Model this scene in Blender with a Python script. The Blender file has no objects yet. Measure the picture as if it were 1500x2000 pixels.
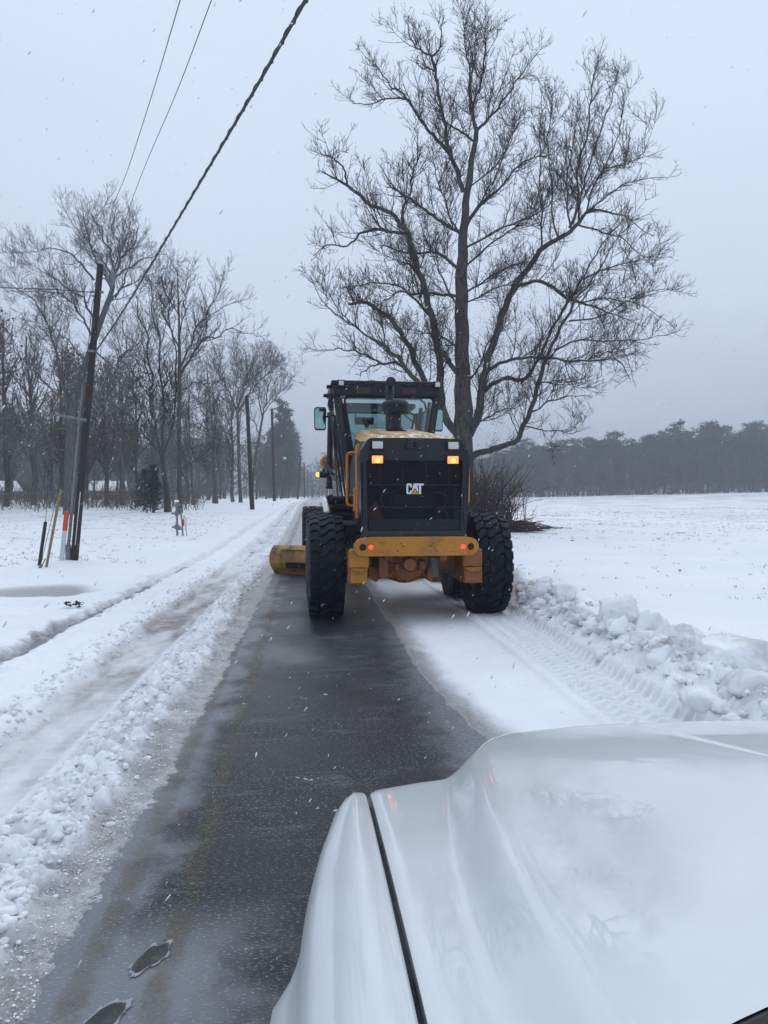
import bpy, math, random
import numpy as np
from mathutils import Vector, Matrix

random.seed(7)
RNG = np.random.default_rng(11)
R = math.radians
C = bpy.context.scene.collection
scene = bpy.context.scene

# ------------------------------------------------------------------ camera, sky, sun, exposure
EYE = np.array([0.0, 0.0, 1.6])
FPX = 1500.0
PSI = math.atan(132 / 1500.0)      # turned right of the road's direction (+Y)
PHI = math.atan(32 / 1500.0)       # tipped down
FW = np.array([math.sin(PSI) * math.cos(PHI), math.cos(PSI) * math.cos(PHI), -math.sin(PHI)])
RT = np.array([math.cos(PSI), -math.sin(PSI), 0.0])
UP = np.cross(RT, FW)


def at(px, py, Y):
    """world point at road distance Y seen at photo pixel px, py"""
    d = FW + RT * (px - 750) / FPX - UP * (py - 1000) / FPX
    return EYE + d * (Y / d[1])


cd = bpy.data.cameras.new('camera')
cam = bpy.data.objects.new('camera', cd)
C.objects.link(cam)
cam.location = EYE
cam.rotation_euler = (R(90) - PHI, 0, -PSI)
cd.sensor_fit = 'VERTICAL'
cd.sensor_height = 24.0
cd.sensor_width = 18.0
cd.lens = 18.0
cd.clip_start = 0.05
cd.clip_end = 5000
scene.camera = cam
scene.render.resolution_x, scene.render.resolution_y = 768, 1024

SUN_EL, SUN_AZ = 52, 25            # azimuth clockwise from +Y
world = bpy.data.worlds.new('World')
scene.world = world
world.use_nodes = True
nt = world.node_tree
nt.nodes.clear()
out = nt.nodes.new('ShaderNodeOutputWorld')
sky = nt.nodes.new('ShaderNodeTexSky')
sky.sky_type = 'NISHITA'
sky.sun_disc = False
sky.sun_elevation = R(SUN_EL)
sky.sun_rotation = R(SUN_AZ)
bg1 = nt.nodes.new('ShaderNodeBackground')
bg1.inputs['Strength'].default_value = 0.07
nt.links.new(sky.outputs[0], bg1.inputs['Color'])
tc = nt.nodes.new('ShaderNodeTexCoord')
sep = nt.nodes.new('ShaderNodeSeparateXYZ')
nt.links.new(tc.outputs['Generated'], sep.inputs[0])
noi = nt.nodes.new('ShaderNodeTexNoise')
noi.inputs['Scale'].default_value = 1.6
noi.inputs['Detail'].default_value = 3
mp = nt.nodes.new('ShaderNodeMapping')
mp.inputs['Scale'].default_value = (1, 1, 2.2)
nt.links.new(tc.outputs['Generated'], mp.inputs[0])
nt.links.new(mp.outputs[0], noi.inputs['Vector'])
madd = nt.nodes.new('ShaderNodeMath')
madd.operation = 'MULTIPLY_ADD'
nt.links.new(noi.outputs[0], madd.inputs[0])
madd.inputs[1].default_value = 0.42
madd.inputs[2].default_value = -0.19
madd2 = nt.nodes.new('ShaderNodeMath')
madd2.operation = 'ADD'
nt.links.new(sep.outputs['Z'], madd2.inputs[0])
nt.links.new(madd.outputs[0], madd2.inputs[1])
ramp = nt.nodes.new('ShaderNodeValToRGB')
cr = ramp.color_ramp
cr.elements[0].position = 0.0
cr.elements[0].color = (0.41, 0.47, 0.58, 1)
cr.elements[1].position = 1.0
cr.elements[1].color = (0.70, 0.82, 0.98, 1)
for p, c in ((0.14, (0.54, 0.615, 0.75)), (0.33, (0.655, 0.75, 0.91)), (0.55, (0.70, 0.815, 0.98))):
    e = cr.elements.new(p)
    e.color = (*c, 1)
nt.links.new(madd2.outputs[0], ramp.inputs[0])
bg2 = nt.nodes.new('ShaderNodeBackground')
bg2.inputs['Strength'].default_value = 1.0
nt.links.new(ramp.outputs[0], bg2.inputs['Color'])
mixw = nt.nodes.new('ShaderNodeMixShader')
mixw.inputs[0].default_value = 0.93
nt.links.new(bg1.outputs[0], mixw.inputs[1])
nt.links.new(bg2.outputs[0], mixw.inputs[2])
nt.links.new(mixw.outputs[0], out.inputs['Surface'])

sd = bpy.data.lights.new('sun', 'SUN')
sd.energy = 0.95
sd.angle = R(110)
sd.color = (1.0, 0.98, 0.95)
sun = bpy.data.objects.new('sun', sd)
C.objects.link(sun)
sv = Vector((math.sin(R(SUN_AZ)) * math.cos(R(SUN_EL)), math.cos(R(SUN_AZ)) * math.cos(R(SUN_EL)), math.sin(R(SUN_EL))))
sun.rotation_euler = sv.to_track_quat('Z', 'Y').to_euler()

scene.view_settings.view_transform = 'Standard'
scene.view_settings.look = 'None'
scene.view_settings.exposure = 0.1
scene.view_settings.gamma = 1.0
scene.view_settings.use_curve_mapping = False
scene.cycles.use_denoising = True
scene.cycles.max_bounces = 6
scene.cycles.diffuse_bounces = 3
scene.cycles.glossy_bounces = 3
scene.cycles.transmission_bounces = 6
scene.cycles.transparent_max_bounces = 12
scene.cycles.volume_bounces = 0
scene.cycles.sample_clamp_indirect = 4


# ------------------------------------------------------------------ helpers: tags, empties, meshes
def tag(o, label=None, cat=None, group=None, kind=None):
    if label:
        o['label'] = label
    if cat:
        o['category'] = cat
    if group:
        o['group'] = group
    if kind:
        o['kind'] = kind
    return o


def empty(name, loc=(0, 0, 0), rz=0.0):
    o = bpy.data.objects.new(name, None)
    o.empty_display_size = 0.2
    C.objects.link(o)
    o.location = loc
    o.rotation_euler = (0, 0, rz)
    return o


def link(name, me, parent=None, mats=None):
    o = bpy.data.objects.new(name, me)
    C.objects.link(o)
    if parent is not None:
        o.parent = parent
    return o


def np_mesh(name, V, F, mat, smooth=True, matidx=None):
    """V (n,3), F (m,k) numpy"""
    me = bpy.data.meshes.new(name)
    V = np.ascontiguousarray(V, dtype=np.float32)
    F = np.ascontiguousarray(F, dtype=np.int32)
    n, (m, k) = len(V), F.shape
    me.vertices.add(n)
    me.vertices.foreach_set('co', V.ravel())
    me.loops.add(m * k)
    me.loops.foreach_set('vertex_index', F.ravel())
    me.polygons.add(m)
    me.polygons.foreach_set('loop_start', np.arange(0, m * k, k, dtype=np.int32))
    me.polygons.foreach_set('loop_total', np.full(m, k, dtype=np.int32))
    me.polygons.foreach_set('use_smooth', np.full(m, bool(smooth)))
    if matidx is not None:
        me.polygons.foreach_set('material_index', np.asarray(matidx, dtype=np.int32))
    for mt in (mat if isinstance(mat, (list, tuple)) else [mat]):
        me.materials.append(mt)
    me.update(calc_edges=True)
    return me


def attr(me, name, values):
    a = me.attributes.new(name, 'FLOAT', 'POINT')
    a.data.foreach_set('value', np.ascontiguousarray(values, dtype=np.float32))


class MB:
    """collects shapes into one mesh"""

    def __init__(self):
        self.v, self.f, self.m = [], [], []
        self.cur = 0

    def _add(self, vs, fs):
        b = len(self.v)
        self.v.extend([tuple(map(float, p)) for p in vs])
        self.f.extend([tuple(b + i for i in f) for f in fs])
        self.m.extend([self.cur] * len(fs))

    def box(self, c, s, ch=0.006, rot=None):
        hx, hy, hz = s[0] / 2, s[1] / 2, s[2] / 2
        ch = min(ch, hx * .6, hy * .6, hz * .6)
        vs, idx = [], {}
        for sx in (-1, 1):
            for sy in (-1, 1):
                for sz in (-1, 1):
                    for ax in range(3):
                        p = [sx * hx, sy * hy, sz * hz]
                        for k in range(3):
                            if k != ax:
                                p[k] -= (sx, sy, sz)[k] * ch
                        idx[(sx, sy, sz, ax)] = len(vs)
                        vs.append(p)
        fs = []
        for ax in range(3):
            o1, o2 = [k for k in range(3) if k != ax]
            for s_ in (-1, 1):
                ring = []
                for a, b in ((-1, -1), (1, -1), (1, 1), (-1, 1)):
                    k = [0, 0, 0]
                    k[ax], k[o1], k[o2] = s_, a, b
                    ring.append(idx[(k[0], k[1], k[2], ax)])
                flip = (s_ == 1) == (ax == 1)
                fs.append(tuple(ring[::-1]) if flip else tuple(ring))
        for ax in range(3):          # edges along ax
            o1, o2 = [k for k in range(3) if k != ax]
            for a in (-1, 1):
                for b in (-1, 1):
                    def K(sa, which):
                        k = [0, 0, 0]
                        k[ax], k[o1], k[o2] = sa, a, b
                        return idx[(k[0], k[1], k[2], which)]
                    fs.append((K(-1, o1), K(1, o1), K(1, o2), K(-1, o2)))
        for sx in (-1, 1):
            for sy in (-1, 1):
                for sz in (-1, 1):
                    fs.append(tuple(idx[(sx, sy, sz, k)] for k in range(3)))
        if rot is not None:
            M = Matrix(rot) if not isinstance(rot, Matrix) else rot
            vs = [tuple(M @ Vector(p)) for p in vs]
        vs = [(p[0] + c[0], p[1] + c[1], p[2] + c[2]) for p in vs]
        self._add(vs, fs)
        return self

    def tube(self, pts, r, n=8, cap=True):
        pts = [Vector(p) for p in pts]
        k = len(pts)
        rr = list(r) if hasattr(r, '__len__') else [r] * k
        t0 = (pts[1] - pts[0]).normalized()
        ref = Vector((0, 0, 1)) if abs(t0.z) < .9 else Vector((1, 0, 0))
        u = t0.cross(ref).normalized()
        vs = []
        for i, p in enumerate(pts):
            t = (pts[min(i + 1, k - 1)] - pts[max(i - 1, 0)]).normalized()
            u = (u - t * u.dot(t)).normalized()
            w = t.cross(u)
            for j in range(n):
                a = 2 * math.pi * j / n
                vs.append(p + (u * math.cos(a) + w * math.sin(a)) * rr[i])
        fs = [(i * n + j, i * n + (j + 1) % n, (i + 1) * n + (j + 1) % n, (i + 1) * n + j) for i in range(k - 1) for j in range(n)]
        if cap:
            fs.append(tuple(range(n))[::-1])
            fs.append(tuple((k - 1) * n + j for j in range(n)))
        self._add(vs, fs)
        return self

    def lathe(self, prof, n=32, c=(0, 0, 0), axis='x', close=False):
        """prof: (along axis, radius)"""
        vs = []
        for (h, r) in prof:
            for j in range(n):
                a = 2 * math.pi * j / n
                q = (h, r * math.cos(a), r * math.sin(a))
                if axis == 'z':
                    q = (q[1], q[2], q[0])
                elif axis == 'y':
                    q = (q[2], q[0], q[1])
                vs.append((q[0] + c[0], q[1] + c[1], q[2] + c[2]))
        k = len(prof)
        fs = [(i * n + j, i * n + (j + 1) % n, (i + 1) * n + (j + 1) % n, (i + 1) * n + j) for i in range(k - 1) for j in range(n)]
        if close:
            fs += [tuple(range(n))[::-1], tuple((k - 1) * n + j for j in range(n))]
        self._add(vs, fs)
        return self

    def prism(self, poly, a0, a1, axis='y', ch=0.0):
        """poly in the other two axes ((x,z) for y, (y,z) for x, (x,y) for z), extruded a0..a1"""
        n = len(poly)
        cx = sum(p[0] for p in poly) / n
        cy = sum(p[1] for p in poly) / n

        def P(p, a):
            if axis == 'y':
                return (p[0], a, p[1])
            if axis == 'x':
                return (a, p[0], p[1])
            return (p[0], p[1], a)

        def shr(p):
            d = math.hypot(p[0] - cx, p[1] - cy) or 1
            k = max(0, 1 - ch / d)
            return (cx + (p[0] - cx) * k, cy + (p[1] - cy) * k)
        if ch > 0:
            s = 1 if a1 > a0 else -1
            rings = [[P(shr(p), a0) for p in poly], [P(p, a0 + s * ch) for p in poly],
                     [P(p, a1 - s * ch) for p in poly], [P(shr(p), a1) for p in poly]]
        else:
            rings = [[P(p, a0) for p in poly], [P(p, a1) for p in poly]]
        vs = [q for r_ in rings for q in r_]
        k = len(rings)
        fs = [(i * n + j, i * n + (j + 1) % n, (i + 1) * n + (j + 1) % n, (i + 1) * n + j) for i in range(k - 1) for j in range(n)]
        fs += [tuple(range(n))[::-1], tuple((k - 1) * n + j for j in range(n))]
        self._add(vs, fs)
        return self

    def grid(self, P):
        """P[i][j] points"""
        a, b = len(P), len(P[0])
        self._add([q for r_ in P for q in r_], [(i * b + j, i * b + j + 1, (i + 1) * b + j + 1, (i + 1) * b + j) for i in range(a - 1) for j in range(b - 1)])
        return self

    def build(self, name, mat, parent=None, ang=35):
        import bmesh
        me = bpy.data.meshes.new(name)
        me.from_pydata(self.v, [], self.f)
        mats = mat if isinstance(mat, (list, tuple)) else [mat]
        for m_ in mats:
            me.materials.append(m_)
        if len(mats) > 1:
            me.polygons.foreach_set('material_index', self.m)
        bm = bmesh.new()
        bm.from_mesh(me)
        bmesh.ops.recalc_face_normals(bm, faces=bm.faces)
        bm.to_mesh(me)
        bm.free()
        me.shade_smooth()
        me.set_sharp_from_angle(angle=R(ang))
        return link(name, me, parent)


# ------------------------------------------------------------------ materials
def new_mat(name):
    m = bpy.data.materials.new(name)
    m.use_nodes = True
    t = m.node_tree
    return m, t, t.nodes['Principled BSDF'], t.nodes['Material Output']


def N(t, typ, **kw):
    n = t.nodes.new(typ)
    for k, v in kw.items():
        if hasattr(n, k) and k not in n.inputs:
            setattr(n, k, v)
        else:
            n.inputs[k].default_value = v
    return n


def noise(t, scale, detail=4, rough=.55, vec=None, dist=0.0):
    n = t.nodes.new('ShaderNodeTexNoise')
    n.inputs['Scale'].default_value = scale
    n.inputs['Detail'].default_value = detail
    n.inputs['Roughness'].default_value = rough
    n.inputs['Distortion'].default_value = dist
    if vec is not None:
        t.links.new(vec, n.inputs['Vector'])
    return n.outputs[0]


def maprange(t, src, a, b, c=0.0, d=1.0):
    n = t.nodes.new('ShaderNodeMapRange')
    n.interpolation_type = 'SMOOTHSTEP'
    t.links.new(src, n.inputs[0])
    for i, v in enumerate((a, b, c, d)):
        n.inputs[i + 1].default_value = v
    return n.outputs[0]


def math_(t, op, a, b=None, c=None):
    n = t.nodes.new('ShaderNodeMath')
    n.operation = op
    for i, v in enumerate((a, b, c)):
        if v is None:
            continue
        if isinstance(v, (int, float)):
            n.inputs[i].default_value = v
        else:
            t.links.new(v, n.inputs[i])
    return n.outputs[0]


def mixc(t, fac, a, b, mode='MIX'):
    n = t.nodes.new('ShaderNodeMix')
    n.data_type = 'RGBA'
    n.blend_type = mode
    for sock, v in ((n.inputs[0], fac), (n.inputs[6], a), (n.inputs[7], b)):
        if isinstance(v, (int, float)):
            sock.default_value = v
        elif isinstance(v, (tuple, list)):
            sock.default_value = (*v[:3], 1)
        else:
            t.links.new(v, sock)
    return n.outputs[2]


def bump(t, bsdf, h, strength=.3, dist=.01):
    n = t.nodes.new('ShaderNodeBump')
    n.inputs['Strength'].default_value = strength
    n.inputs['Distance'].default_value = dist
    t.links.new(h, n.inputs['Height'])
    t.links.new(n.outputs[0], bsdf.inputs['Normal'])
    return n


def objvec(t):
    return t.nodes.new('ShaderNodeTexCoord').outputs['Object']


def paint(name, col, rough=.5, dirt=(.1, .08, .06), dirt_amt=.35, scale=3.0, metal=0.0, spec=.5, bmp=.12, coat=0.0, snow=False):
    m, t, b, o = new_mat(name)
    v = objvec(t)
    n1 = noise(t, scale, 6, .65, v)
    n2 = noise(t, scale * 9, 4, .6, v)
    f = maprange(t, n1, .45, .75, 0, dirt_amt)
    c = mixc(t, f, col, dirt)
    f2 = maprange(t, n2, .4, .8, 0, .25)
    c = mixc(t, f2, c, tuple(x * .55 for x in col))
    if snow:
        g = t.nodes.new('ShaderNodeNewGeometry')
        s = t.nodes.new('ShaderNodeSeparateXYZ')
        t.links.new(g.outputs['Normal'], s.inputs[0])
        up = maprange(t, s.outputs['Z'], .75, .95)
        nn = maprange(t, noise(t, 14, 3, .6, v), .5, .62)
        c = mixc(t, math_(t, 'MULTIPLY', up, nn), c, (.75, .78, .82))
    t.links.new(c, b.inputs['Base Color'])
    b.inputs['Metallic'].default_value = metal
    b.inputs['Specular IOR Level'].default_value = spec
    b.inputs['Coat Weight'].default_value = coat
    r_ = maprange(t, n1, .3, .8, rough * .8, min(1, rough * 1.35))
    t.links.new(r_, b.inputs['Roughness'])
    if bmp:
        bump(t, b, n2, bmp, .01)
    return m


def emitter(name, col, strength, ring=None):
    m, t, b, o = new_mat(name)
    v = objvec(t)
    vn = t.nodes.new('ShaderNodeTexVoronoi')
    vn.inputs['Scale'].default_value = 160
    t.links.new(v, vn.inputs['Vector'])
    f = maprange(t, vn.outputs['Distance'], .1, .6)
    c = mixc(t, f, col, ring or col)
    t.links.new(c, b.inputs['Emission Color'])
    b.inputs['Emission Strength'].default_value = strength
    b.inputs['Base Color'].default_value = (*col, 1)
    return m


def bark(name, col, col2, snow=.5, lichen=None, scale=6):
    m, t, b, o = new_mat(name)
    v = objvec(t)
    mpn = t.nodes.new('ShaderNodeMapping')
    mpn.inputs['Scale'].default_value = (1, 1, .25)
    t.links.new(v, mpn.inputs[0])
    n1 = noise(t, scale * 2, 6, .65, mpn.outputs[0])
    c = mixc(t, maprange(t, n1, .35, .65), col, col2)
    if lichen:
        c = mixc(t, maprange(t, noise(t, 1.7, 5, .6, v), .52, .66, 0, .8), c, lichen)
    g = t.nodes.new('ShaderNodeNewGeometry')
    s = t.nodes.new('ShaderNodeSeparateXYZ')
    t.links.new(g.outputs['Normal'], s.inputs[0])
    up = maprange(t, s.outputs['Z'], .62, .86)
    nn = maprange(t, noise(t, 1.9, 4, .6, v), .62 - snow * .3, .7 - snow * .2)
    c = mixc(t, math_(t, 'MULTIPLY', up, nn), c, (.8, .83, .88))
    t.links.new(c, b.inputs['Base Color'])
    b.inputs['Roughness'].default_value = .9
    b.inputs['Specular IOR Level'].default_value = .2
    bump(t, b, n1, .6, .03)
    return m


def snow_mat():
    m, t, b, o = new_mat('snow')
    v = objvec(t)
    a1 = t.nodes.new('ShaderNodeAttribute')
    a1.attribute_name = 'dirt'
    a2 = t.nodes.new('ShaderNodeAttribute')
    a2.attribute_name = 'wet'
    big = noise(t, .35, 5, .6, v)
    mid = noise(t, 7, 5, .6, v)
    fine = noise(t, 60, 4, .7, v)
    c = mixc(t, maprange(t, big, .35, .7), (.80, .83, .87), (.87, .885, .91))
    c = mixc(t, maprange(t, mid, .45, .75, 0, .25), c, (.74, .78, .83))
    d = math_(t, 'MULTIPLY', a1.outputs['Fac'], maprange(t, mid, .25, .65, .6, 1.0))
    c = mixc(t, d, c, (.20, .18, .165))
    w = math_(t, 'MULTIPLY', a2.outputs['Fac'], maprange(t, noise(t, 25, 4, .6, v), .3, .7, .75, 1.0))
    c = mixc(t, w, c, (.10, .105, .11))
    gr = noise(t, 95, 3, .8, v)
    gm = math_(t, 'MAXIMUM', a1.outputs['Fac'], a2.outputs['Fac'])
    c = mixc(t, math_(t, 'MULTIPLY', maprange(t, gm, .1, .5), maprange(t, gr, .5, .66, 0, .5)), c, (.66, .67, .69))
    c = mixc(t, math_(t, 'MULTIPLY', maprange(t, gm, .15, .6), maprange(t, gr, .46, .34, 0, .4)), c, (.10, .095, .095))
    t.links.new(c, b.inputs['Base Color'])
    t.links.new(maprange(t, a2.outputs['Fac'], 0, 1, .62, .25), b.inputs['Roughness'])
    b.inputs['Specular IOR Level'].default_value = .35
    b.inputs['Subsurface Weight'].default_value = 0.0
    h = math_(t, 'ADD', math_(t, 'MULTIPLY', fine, .5), mid)
    bump(t, b, h, .35, .02)
    return m


def clod_mat(name='snow_clod', d=0.5):
    m, t, b, o = new_mat(name)
    v = t.nodes.new('ShaderNodeNewGeometry').outputs['Position']
    n1 = noise(t, 3.2, 5, .6, v)
    n2 = noise(t, 22, 5, .65, v)
    c = mixc(t, maprange(t, n1, .4, .68, 0, d), (.86, .88, .91), (.42, .40, .385))
    c = mixc(t, maprange(t, n2, .5, .8, 0, .35), c, (.66, .68, .71))
    t.links.new(c, b.inputs['Base Color'])
    b.inputs['Roughness'].default_value = .6
    b.inputs['Specular IOR Level'].default_value = .35
    bump(t, b, n2, .5, .02)
    return m


def asphalt_mat():
    m, t, b, o = new_mat('wet_asphalt')
    v = objvec(t)
    mpn = t.nodes.new('ShaderNodeMapping')
    mpn.inputs['Scale'].default_value = (.8, 2.6, 1)
    t.links.new(v, mpn.inputs[0])
    vs = mpn.outputs[0]
    big = noise(t, .9, 5, .6, v)
    streak = noise(t, 2.2, 6, .7, vs, .4)
    grain = noise(t, 130, 3, .7, v)
    speck = noise(t, 62, 4, .7, vs)
    sx = t.nodes.new('ShaderNodeSeparateXYZ')
    t.links.new(v, sx.inputs[0])
    X, Yc = sx.outputs['X'], sx.outputs['Y']
    c = mixc(t, maprange(t, grain, .35, .7), (.008, .010, .013), (.026, .029, .035))
    # thin slush film: along the scraped edge, in patches, and near the camera on the left
    e1 = maprange(t, X, -.62, -.95)
    f1 = maprange(t, streak, .54, .78, 0, .22)
    f2 = maprange(t, math_(t, 'ADD', big, math_(t, 'MULTIPLY', e1, .34)), .58, .90, 0, .50)
    mp2 = t.nodes.new('ShaderNodeMapping')
    mp2.inputs['Scale'].default_value = (.9, 9, 1)
    t.links.new(v, mp2.inputs[0])
    chat = noise(t, 3.0, 5, .7, mp2.outputs[0], .6)
    f1 = math_(t, 'ADD', f1, maprange(t, math_(t, 'MULTIPLY', chat, maprange(t, big, .35, .65, .75, 1.15)), .54, .74, 0, .16))
    f3 = math_(t, 'MULTIPLY', maprange(t, math_(t, 'ADD', X, math_(t, 'MULTIPLY', math_(t, 'SUBTRACT', noise(t, 5, 6, .65, v), .5), .5)), .62, 1.05, 0, .5), maprange(t, noise(t, 30, 4, .7, v), .3, .6, .5, 1))
    xn = math_(t, 'ADD', X, math_(t, 'MULTIPLY', math_(t, 'SUBTRACT', noise(t, 2.6, 5, .6, v), .5), .9))
    f4 = maprange(t, xn, -.50, -.82, 0, .42)
    f5 = math_(t, 'MULTIPLY', maprange(t, Yc, 3.15, 2.6), maprange(t, xn, .05, -.50, 0, .46))
    yb = math_(t, 'ABSOLUTE', math_(t, 'SUBTRACT', math_(t, 'ADD', Yc, math_(t, 'MULTIPLY', noise(t, 1.4, 3, .5, v), 1.2)), 8.3))
    f6 = math_(t, 'MULTIPLY', maprange(t, yb, .9, .1, 0, .28), maprange(t, xn, .4, -.4))
    f1 = math_(t, 'MAXIMUM', math_(t, 'MAXIMUM', f4, f5), math_(t, 'MAXIMUM', f1, f6))
    film = math_(t, 'MAXIMUM', math_(t, 'MAXIMUM', f1, f2), f3)
    c = mixc(t, film, c, (.36, .39, .43))
    sp = math_(t, 'MULTIPLY', maprange(t, speck, .56, .66, 0, .75), maprange(t, big, .3, .6, .35, 1.0))
    c = mixc(t, sp, c, (.5, .54, .58))
    t.links.new(c, b.inputs['Base Color'])
    t.links.new(maprange(t, big, .35, .7, .34, .55), b.inputs['Roughness'])
    b.inputs['Specular IOR Level'].default_value = .18
    bump(t, b, math_(t, 'ADD', grain, math_(t, 'MULTIPLY', streak, .7)), .35, .006)
    return m


def line_mat():
    m, t, b, o = new_mat('worn_yellow_line')
    v = objvec(t)
    n1 = noise(t, 3.5, 5, .7, v)
    n2 = noise(t, 110, 3, .7, v)
    c = mixc(t, maprange(t, n2, .3, .7), (.05, .042, .022), (.15, .11, .025))
    t.links.new(c, b.inputs['Base Color'])
    b.inputs['Roughness'].default_value = .4
    f = math_(t, 'MULTIPLY', maprange(t, n1, .30, .62, .12, .85), maprange(t, n2, .35, .6, .35, 1))
    ea = t.nodes.new('ShaderNodeAttribute')
    ea.attribute_name = 'edge'
    ed = maprange(t, math_(t, 'ADD', ea.outputs['Fac'], math_(t, 'MULTIPLY', math_(t, 'SUBTRACT', noise(t, 14, 4, .7, v), .5), 1.2)), .15, .75)
    f = math_(t, 'MULTIPLY', math_(t, 'MULTIPLY', f, ed), .5)
    t.links.new(f, b.inputs['Alpha'])
    bump(t, b, n2, .3, .005)
    return m


def glass_mat(name, tint, refl=.12, opa=.0):
    m = bpy.data.materials.new(name)
    m.use_nodes = True
    t = m.node_tree
    t.nodes.clear()
    o = t.nodes.new('ShaderNodeOutputMaterial')
    tr = t.nodes.new('ShaderNodeBsdfTransparent')
    tr.inputs[0].default_value = (*tint, 1)
    gl = t.nodes.new('ShaderNodeBsdfGlossy')
    gl.inputs['Roughness'].default_value = .04
    lw = t.nodes.new('ShaderNodeLayerWeight')
    lw.inputs[0].default_value = .25
    mx = t.nodes.new('ShaderNodeMixShader')
    t.links.new(maprange(t, lw.outputs['Facing'], 0, 1, refl, .7), mx.inputs[0])
    t.links.new(tr.outputs[0], mx.inputs[1])
    t.links.new(gl.outputs[0], mx.inputs[2])
    last = mx
    if opa:
        df = t.nodes.new('ShaderNodeBsdfDiffuse')
        df.inputs[0].default_value = (.006, .007, .012, 1)
        m2 = t.nodes.new('ShaderNodeMixShader')
        m2.inputs[0].default_value = opa
        t.links.new(mx.outputs[0], m2.inputs[1])
        t.links.new(df.outputs[0], m2.inputs[2])
        last = m2
    t.links.new(last.outputs[0], o.inputs['Surface'])
    return m


def truck_paint():
    m, t, b, o = new_mat('white_car_paint')
    v = objvec(t)
    n1 = noise(t, 2.2, 5, .6, v)
    mpn = t.nodes.new('ShaderNodeMapping')
    mpn.inputs['Scale'].default_value = (1.0, .55, 1)
    t.links.new(v, mpn.inputs[0])
    drop = noise(t, 42, 5, .7, mpn.outputs[0], .8)
    c = mixc(t, maprange(t, n1, .35, .7), (.54, .58, .60), (.61, .65, .67))
    t.links.new(c, b.inputs['Base Color'])
    b.inputs['Roughness'].default_value = .38
    b.inputs['Coat Weight'].default_value = .75
    patch = maprange(t, noise(t, 3.5, 4, .6, v), .38, .60)
    t.links.new(maprange(t, patch, 0, 1, .008, .055), b.inputs['Coat Roughness'])
    h = math_(t, 'MULTIPLY', drop, patch)
    bn = t.nodes.new('ShaderNodeBump')
    bn.inputs['Strength'].default_value = .10
    bn.inputs['Distance'].default_value = .004
    t.links.new(h, bn.inputs['Height'])
    t.links.new(bn.outputs[0], b.inputs['Coat Normal'])
    t.links.new(bn.outputs[0], b.inputs['Normal'])
    return m


def needle_mat(name, c1, c2):
    m, t, b, o = new_mat(name)
    g = t.nodes.new('ShaderNodeNewGeometry').outputs['Position']
    n1 = noise(t, .45, 4, .6, g)
    n2 = noise(t, 3.0, 3, .6, g)
    c = mixc(t, maprange(t, n1, .38, .62), c1, c2)
    c = mixc(t, maprange(t, n2, .62, .75, 0, .35), c, (.4, .42, .45))
    t.links.new(c, b.inputs['Base Color'])
    b.inputs['Roughness'].default_value = .9
    b.inputs['Specular IOR Level'].default_value = .1
    return m


M = {}
M['snow'] = snow_mat()
M['clod'] = clod_mat('snow_clod', .35)
M['clod_dirty'] = clod_mat('dirty_snow_clod', .7)
M['asphalt'] = asphalt_mat()
M['line'] = line_mat()
M['yellow'] = paint('yellow_paint', (.50, .20, .014), .5, (.14, .075, .035), .85, 3.2, bmp=.1)
M['hood_yellow'] = paint('hood_yellow_paint', (.50, .27, .045), .42, (.22, .16, .08), .5, 4, bmp=.05, snow=True)
M['axle'] = paint('dirty_orange_paint', (.26, .09, .022), .6, (.075, .038, .02), .8, 4, bmp=.25)
M['blade'] = paint('scuffed_blade_paint', (.36, .19, .03), .55, (.045, .035, .03), 1.0, 3.0, bmp=.3)
M['black'] = paint('black_paint', (.004, .006, .012), .42, (.014, .012, .014), .5, 3, spec=.35)
M['frame_black'] = paint('charcoal_paint', (.006, .009, .018), .36, (.02, .018, .02), .5, 3, spec=.45)
M['rubber'] = paint('rubber', (.005, .008, .013), .55, (.014, .015, .018), .6, 7, bmp=.3, spec=.3)
M['tyre'] = paint('tyre_rubber', (.003, .006, .012), .6, (.009, .011, .013), .6, 5, bmp=.35, spec=.22)
M['chrome'] = paint('chrome_rod', (.6, .6, .62), .2, (.3, .3, .3), .3, 5, metal=1.0, bmp=0)
M['hose'] = paint('hose', (.05, .055, .06), .5, (.1, .1, .1), .4, 10)
M['red_plate'] = paint('dark_red_plate', (.035, .012, .014), .5, (.03, .02, .02), .4, 10)
M['rust_shroud'] = paint('rusty_shroud', (.30, .055, .02), .7, (.05, .02, .015), .6, 3)
M['lens_clear'] = paint('work_light_lens', (.62, .64, .62), .25, (.45, .46, .45), .6, 40, bmp=.3, coat=.6)
M['amber'] = emitter('amber_signal', (1.0, .20, .02), 1.3, (1.0, .32, .16))
M['amber_hot'] = emitter('amber_bulb', (1.0, .17, .002), 42.0, (1.0, .09, .002))
M['amber_side'] = emitter('amber_side_lamp', (1.0, .62, .04), 1.6)
M['red'] = emitter('red_tail', (1.0, .02, .02), 2.0, (1.0, .06, .05))
M['white'] = paint('white_decal', (.75, .76, .78), .5, (.6, .6, .6), .2, 8, bmp=0)
M['decal_yellow'] = paint('yellow_decal', (.62, .33, .03), .5, (.5, .3, .05), .2, 8, bmp=0)
M['glass'] = glass_mat('teal_glass', (.42, .60, .60), .10)
M['glass_dark'] = glass_mat('dark_teal_glass', (.22, .34, .36), .10)
M['mesh'] = glass_mat('grille_mesh', (.62, .64, .68), .02, .28)
M['mirror'] = paint('mirror_glass', (.30, .48, .47), .05, (.12, .2, .2), .8, 3, metal=1.0, bmp=0)
M['bark_main'] = bark('lichen_bark', (.028, .026, .024), (.085, .082, .075), .55, (.075, .085, .065))
M['twig'] = bark('twig_bark', (.012, .010, .011), (.028, .023, .024), .0)
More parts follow.
